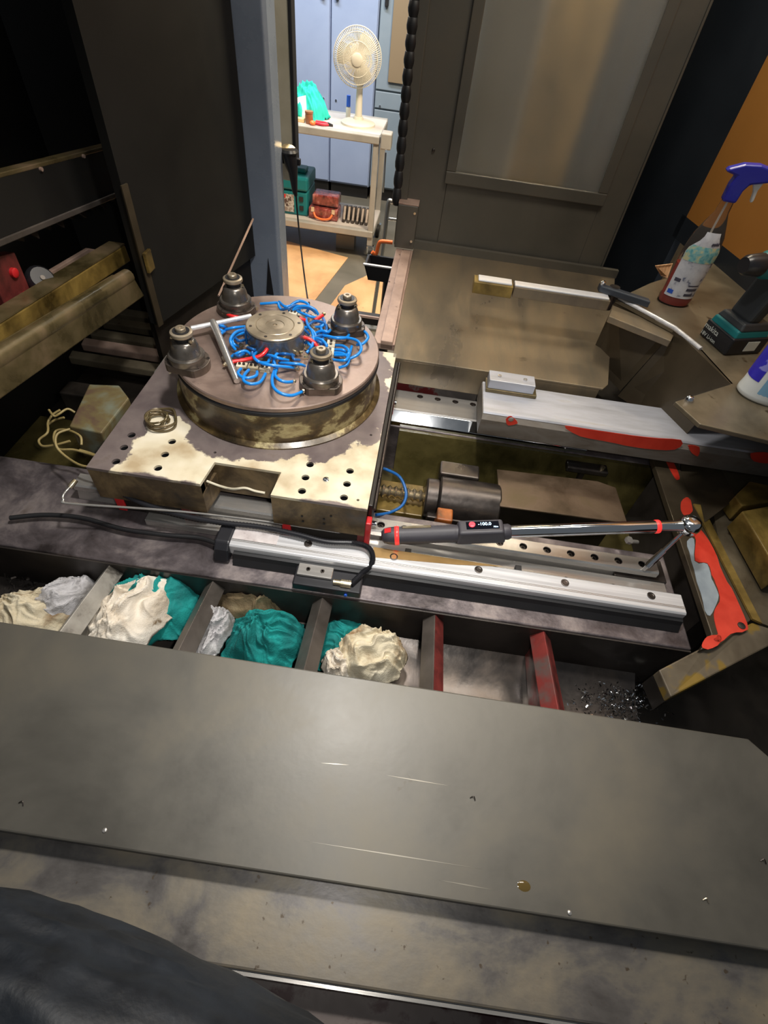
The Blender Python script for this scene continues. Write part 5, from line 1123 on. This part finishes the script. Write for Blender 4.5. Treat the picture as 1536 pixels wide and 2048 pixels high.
nzl = MB(Matrix.Translation(c0) @ Matrix.Rotation(radians(-8),4,'Z')); nzl.lathe([(.010,.086),(.010,.104)], (0,0,.074-.0), 12, (1,0,0)); nzl.build('nozzle', MT['whiteplastic'], sb_, smooth=40)
# hatched card behind the bottle
p = zp(1318,540,ZLG)
MT['card'] = mat('tan_card', [(.4,s2l(196,150,110)),(.6,s2l(226,184,140))], 30, (.6,.7), stretch=(4,.5,1))
k_ = zp(1310,532,ZLG+.04)
tag(MB().slab([k_, zp(1345,528,ZLG+.04), zp(1335,556,ZLG), zp(1322,552,ZLG)], (.003,.006,0)).build('wood_offcut', MT['card']), 'small tan ridged offcut behind the spray bottle', 'offcut')
# cordless drill: battery foot, grip and body leaving the frame
MT['drillteal'] = mat('drill_teal_plastic', s2l(16,108,112), 5, (.35,.5))
MT['drilldark'] = mat('drill_dark_plastic', s2l(46,50,54), 5, (.4,.5))
MT['batblack'] = mat('battery_black', s2l(26,28,34), 5, (.25,.4))
MT['textwhite'] = mat('white_print', s2l(214,220,214), 5, (.4,.5))
d0 = zp(1397,668,ZLG); d1 = zp(1447,712,ZLG)
ex_ = (d1-d0); ex_.z = 0; wl = ex_.length; ex_.normalize(); ey_ = Vector((-ex_.y, ex_.x, 0))
if ey_.x < 0: ey_ = -ey_
dl = thing('cordless_drill', 'black and teal cordless drill standing on its battery', 'drill', tuple(d0))
def D(a, b, z): return d0 + ex_*a + ey_*b + Vector((0,0,z-0))
def dbox(a0,a1,b0,b1,z0,z1,name,m,par=dl,bev=.005,tp=0):
    return MB().hex([D(a0,b0,z0),D(a1,b0,z0),D(a1,b1,z0),D(a0,b1,z0),D(a0+tp,b0+tp,z1),D(a1-tp,b0+tp,z1),D(a1-tp,b1-tp,z1),D(a0+tp,b1-tp,z1)]).build(name, MT[m], par, bevel=bev, seg=3)
bat = dbox(0,wl,0,.125,0,.050,'battery','batblack',bev=.006)
dbox(.004,wl-.004,.004,.118,.046,.068,'battery_foot','drillteal',tp=.004)
dbox(.006,wl-.006,.012,.112,.066,.086,'grip_foot','drilldark',tp=.008)
MB().hex([D(.018,.03,.08),D(wl-.018,.03,.08),D(wl-.018,.075,.08),D(.018,.075,.08),D(.016,.055,.20),D(wl-.016,.055,.20),D(wl-.016,.105,.20),D(.016,.105,.20)]).build('grip', MT['drilldark'], dl, bevel=.012, seg=3)
MB().lathe([(.026,-.09),(.034,-.07),(.036,.06),(.030,.09)], D(wl/2,.08,.225), 24, ey_).build('motor_housing', MT['drillteal'], dl, smooth=50)
MB().lathe([(.028,.09),(.024,.13),(.018,.14)], D(wl/2,.08,.225), 24, -ey_).build('chuck', MT['blackplastic'], dl, smooth=50)
zd = Vector((0,0,1))
text('makita', D(.004,-.0012,.028), ex_, zd, .0215, MT['textwhite'], 'battery_text', bat)
text('18V Li-ion', D(.003,-.0012,.008), ex_, zd, .0150, MT['textwhite'], 'battery_text', bat)
dbox(wl-.0005,wl+.001,.055,.095,.012,.040,'white_sticker','textwhite',bat,0)
# white bottle, cut by the right edge
MT['bluelabel'] = mat('blue_bottle_label', [(.3,s2l(48,40,190)),(.62,s2l(56,48,200)),(.66,s2l(150,150,230))], 30, (.3,.4), detail=2)
MT['yellowlabel'] = mat('yellow_bottle_label', s2l(236,212,60), 4, (.3,.4))
MT['palebluelabel'] = mat('pale_blue_label', s2l(140,190,222), 4, (.3,.4))
wb = zp(1523,790,ZLG); wb = Vector((wb.x+.012,wb.y+.0,ZLG))
wt = thing('detergent_bottle', 'white detergent bottle with blue and yellow label at the right edge', 'bottle', tuple(wb))
def WB(prof, name, m, par=wt, sm=50): return MB().lathe(prof, wb, 40, (0,0,1), sx=1.15, sy=.8).build(name, MT[m], par, smooth=sm)
WB([(.062,0),(.068,.006),(.068,.015),(.066,.03),(.064,.17),(.055,.20),(.03,.225),(.018,.235),(.018,.25)], 'bottle_body', 'whiteplastic')
WB([(.020,.25),(.019,.28),(.014,.285)], 'cap', 'bluecap')
def wlab(a0,a1,z0,z1,name,m,ex=.0008,sk=0):
    s = MB(); na=14; vs=[]; fs=[]
    for j in (0,1):
        for i in range(na+1):
            f_ = i/na; a_ = a0+(a1-a0)*f_; z = (z0,z1)[j] + sk*f_; r = .0655+ex
            vs.append(wb+Vector((r*1.15*cos(a_), r*.8*sin(a_), z)))
    for i in range(na): fs.append((i,i+1,na+2+i,na+1+i))
    s.add(vs, fs); s.build(name, MT[m], wt, smooth=60)
wlab(-3.6,-2.55,.05,.135,'label_blue','bluelabel',.0012)
wlab(-3.6,-2.55,.138,.165,'label_yellow','yellowlabel',.0012)
wlab(-2.35,-1.2,.02,.12,'label_pale','palebluelabel',.0012)

# ================================================================== dark garment of the person taking the picture
bmj = bmesh.new(); bmesh.ops.create_icosphere(bmj, subdivisions=5, radius=1)
jc = CAM + ray(670,2545)*.46
for v in bmj.verts:
    d = v.co.normalized()
    k = 1 + .10*noise.noise(d*1.6+Vector((4,2,1))) + .05*(1-abs(noise.noise(d*4+Vector((1,7,3))))*2)
    v.co = Vector((d.x*.56*k, d.y*.13*k, d.z*.13*k))
me = bpy.data.meshes.new('jacket'); bmj.to_mesh(me); bmj.free()
MT['jacket'] = mat('dark_navy_fabric', [(.35,s2l(24,28,34)),(.65,s2l(40,46,54))], 14, (.4,.6), 0, .3, 60)
jk = link('jacket', me, MT['jacket'], None, 180); jk.location = jc
jk.rotation_euler = (0, radians(10), radians(-19))
tag(jk, 'dark navy jacket front out of focus in the lower left corner', 'jacket')
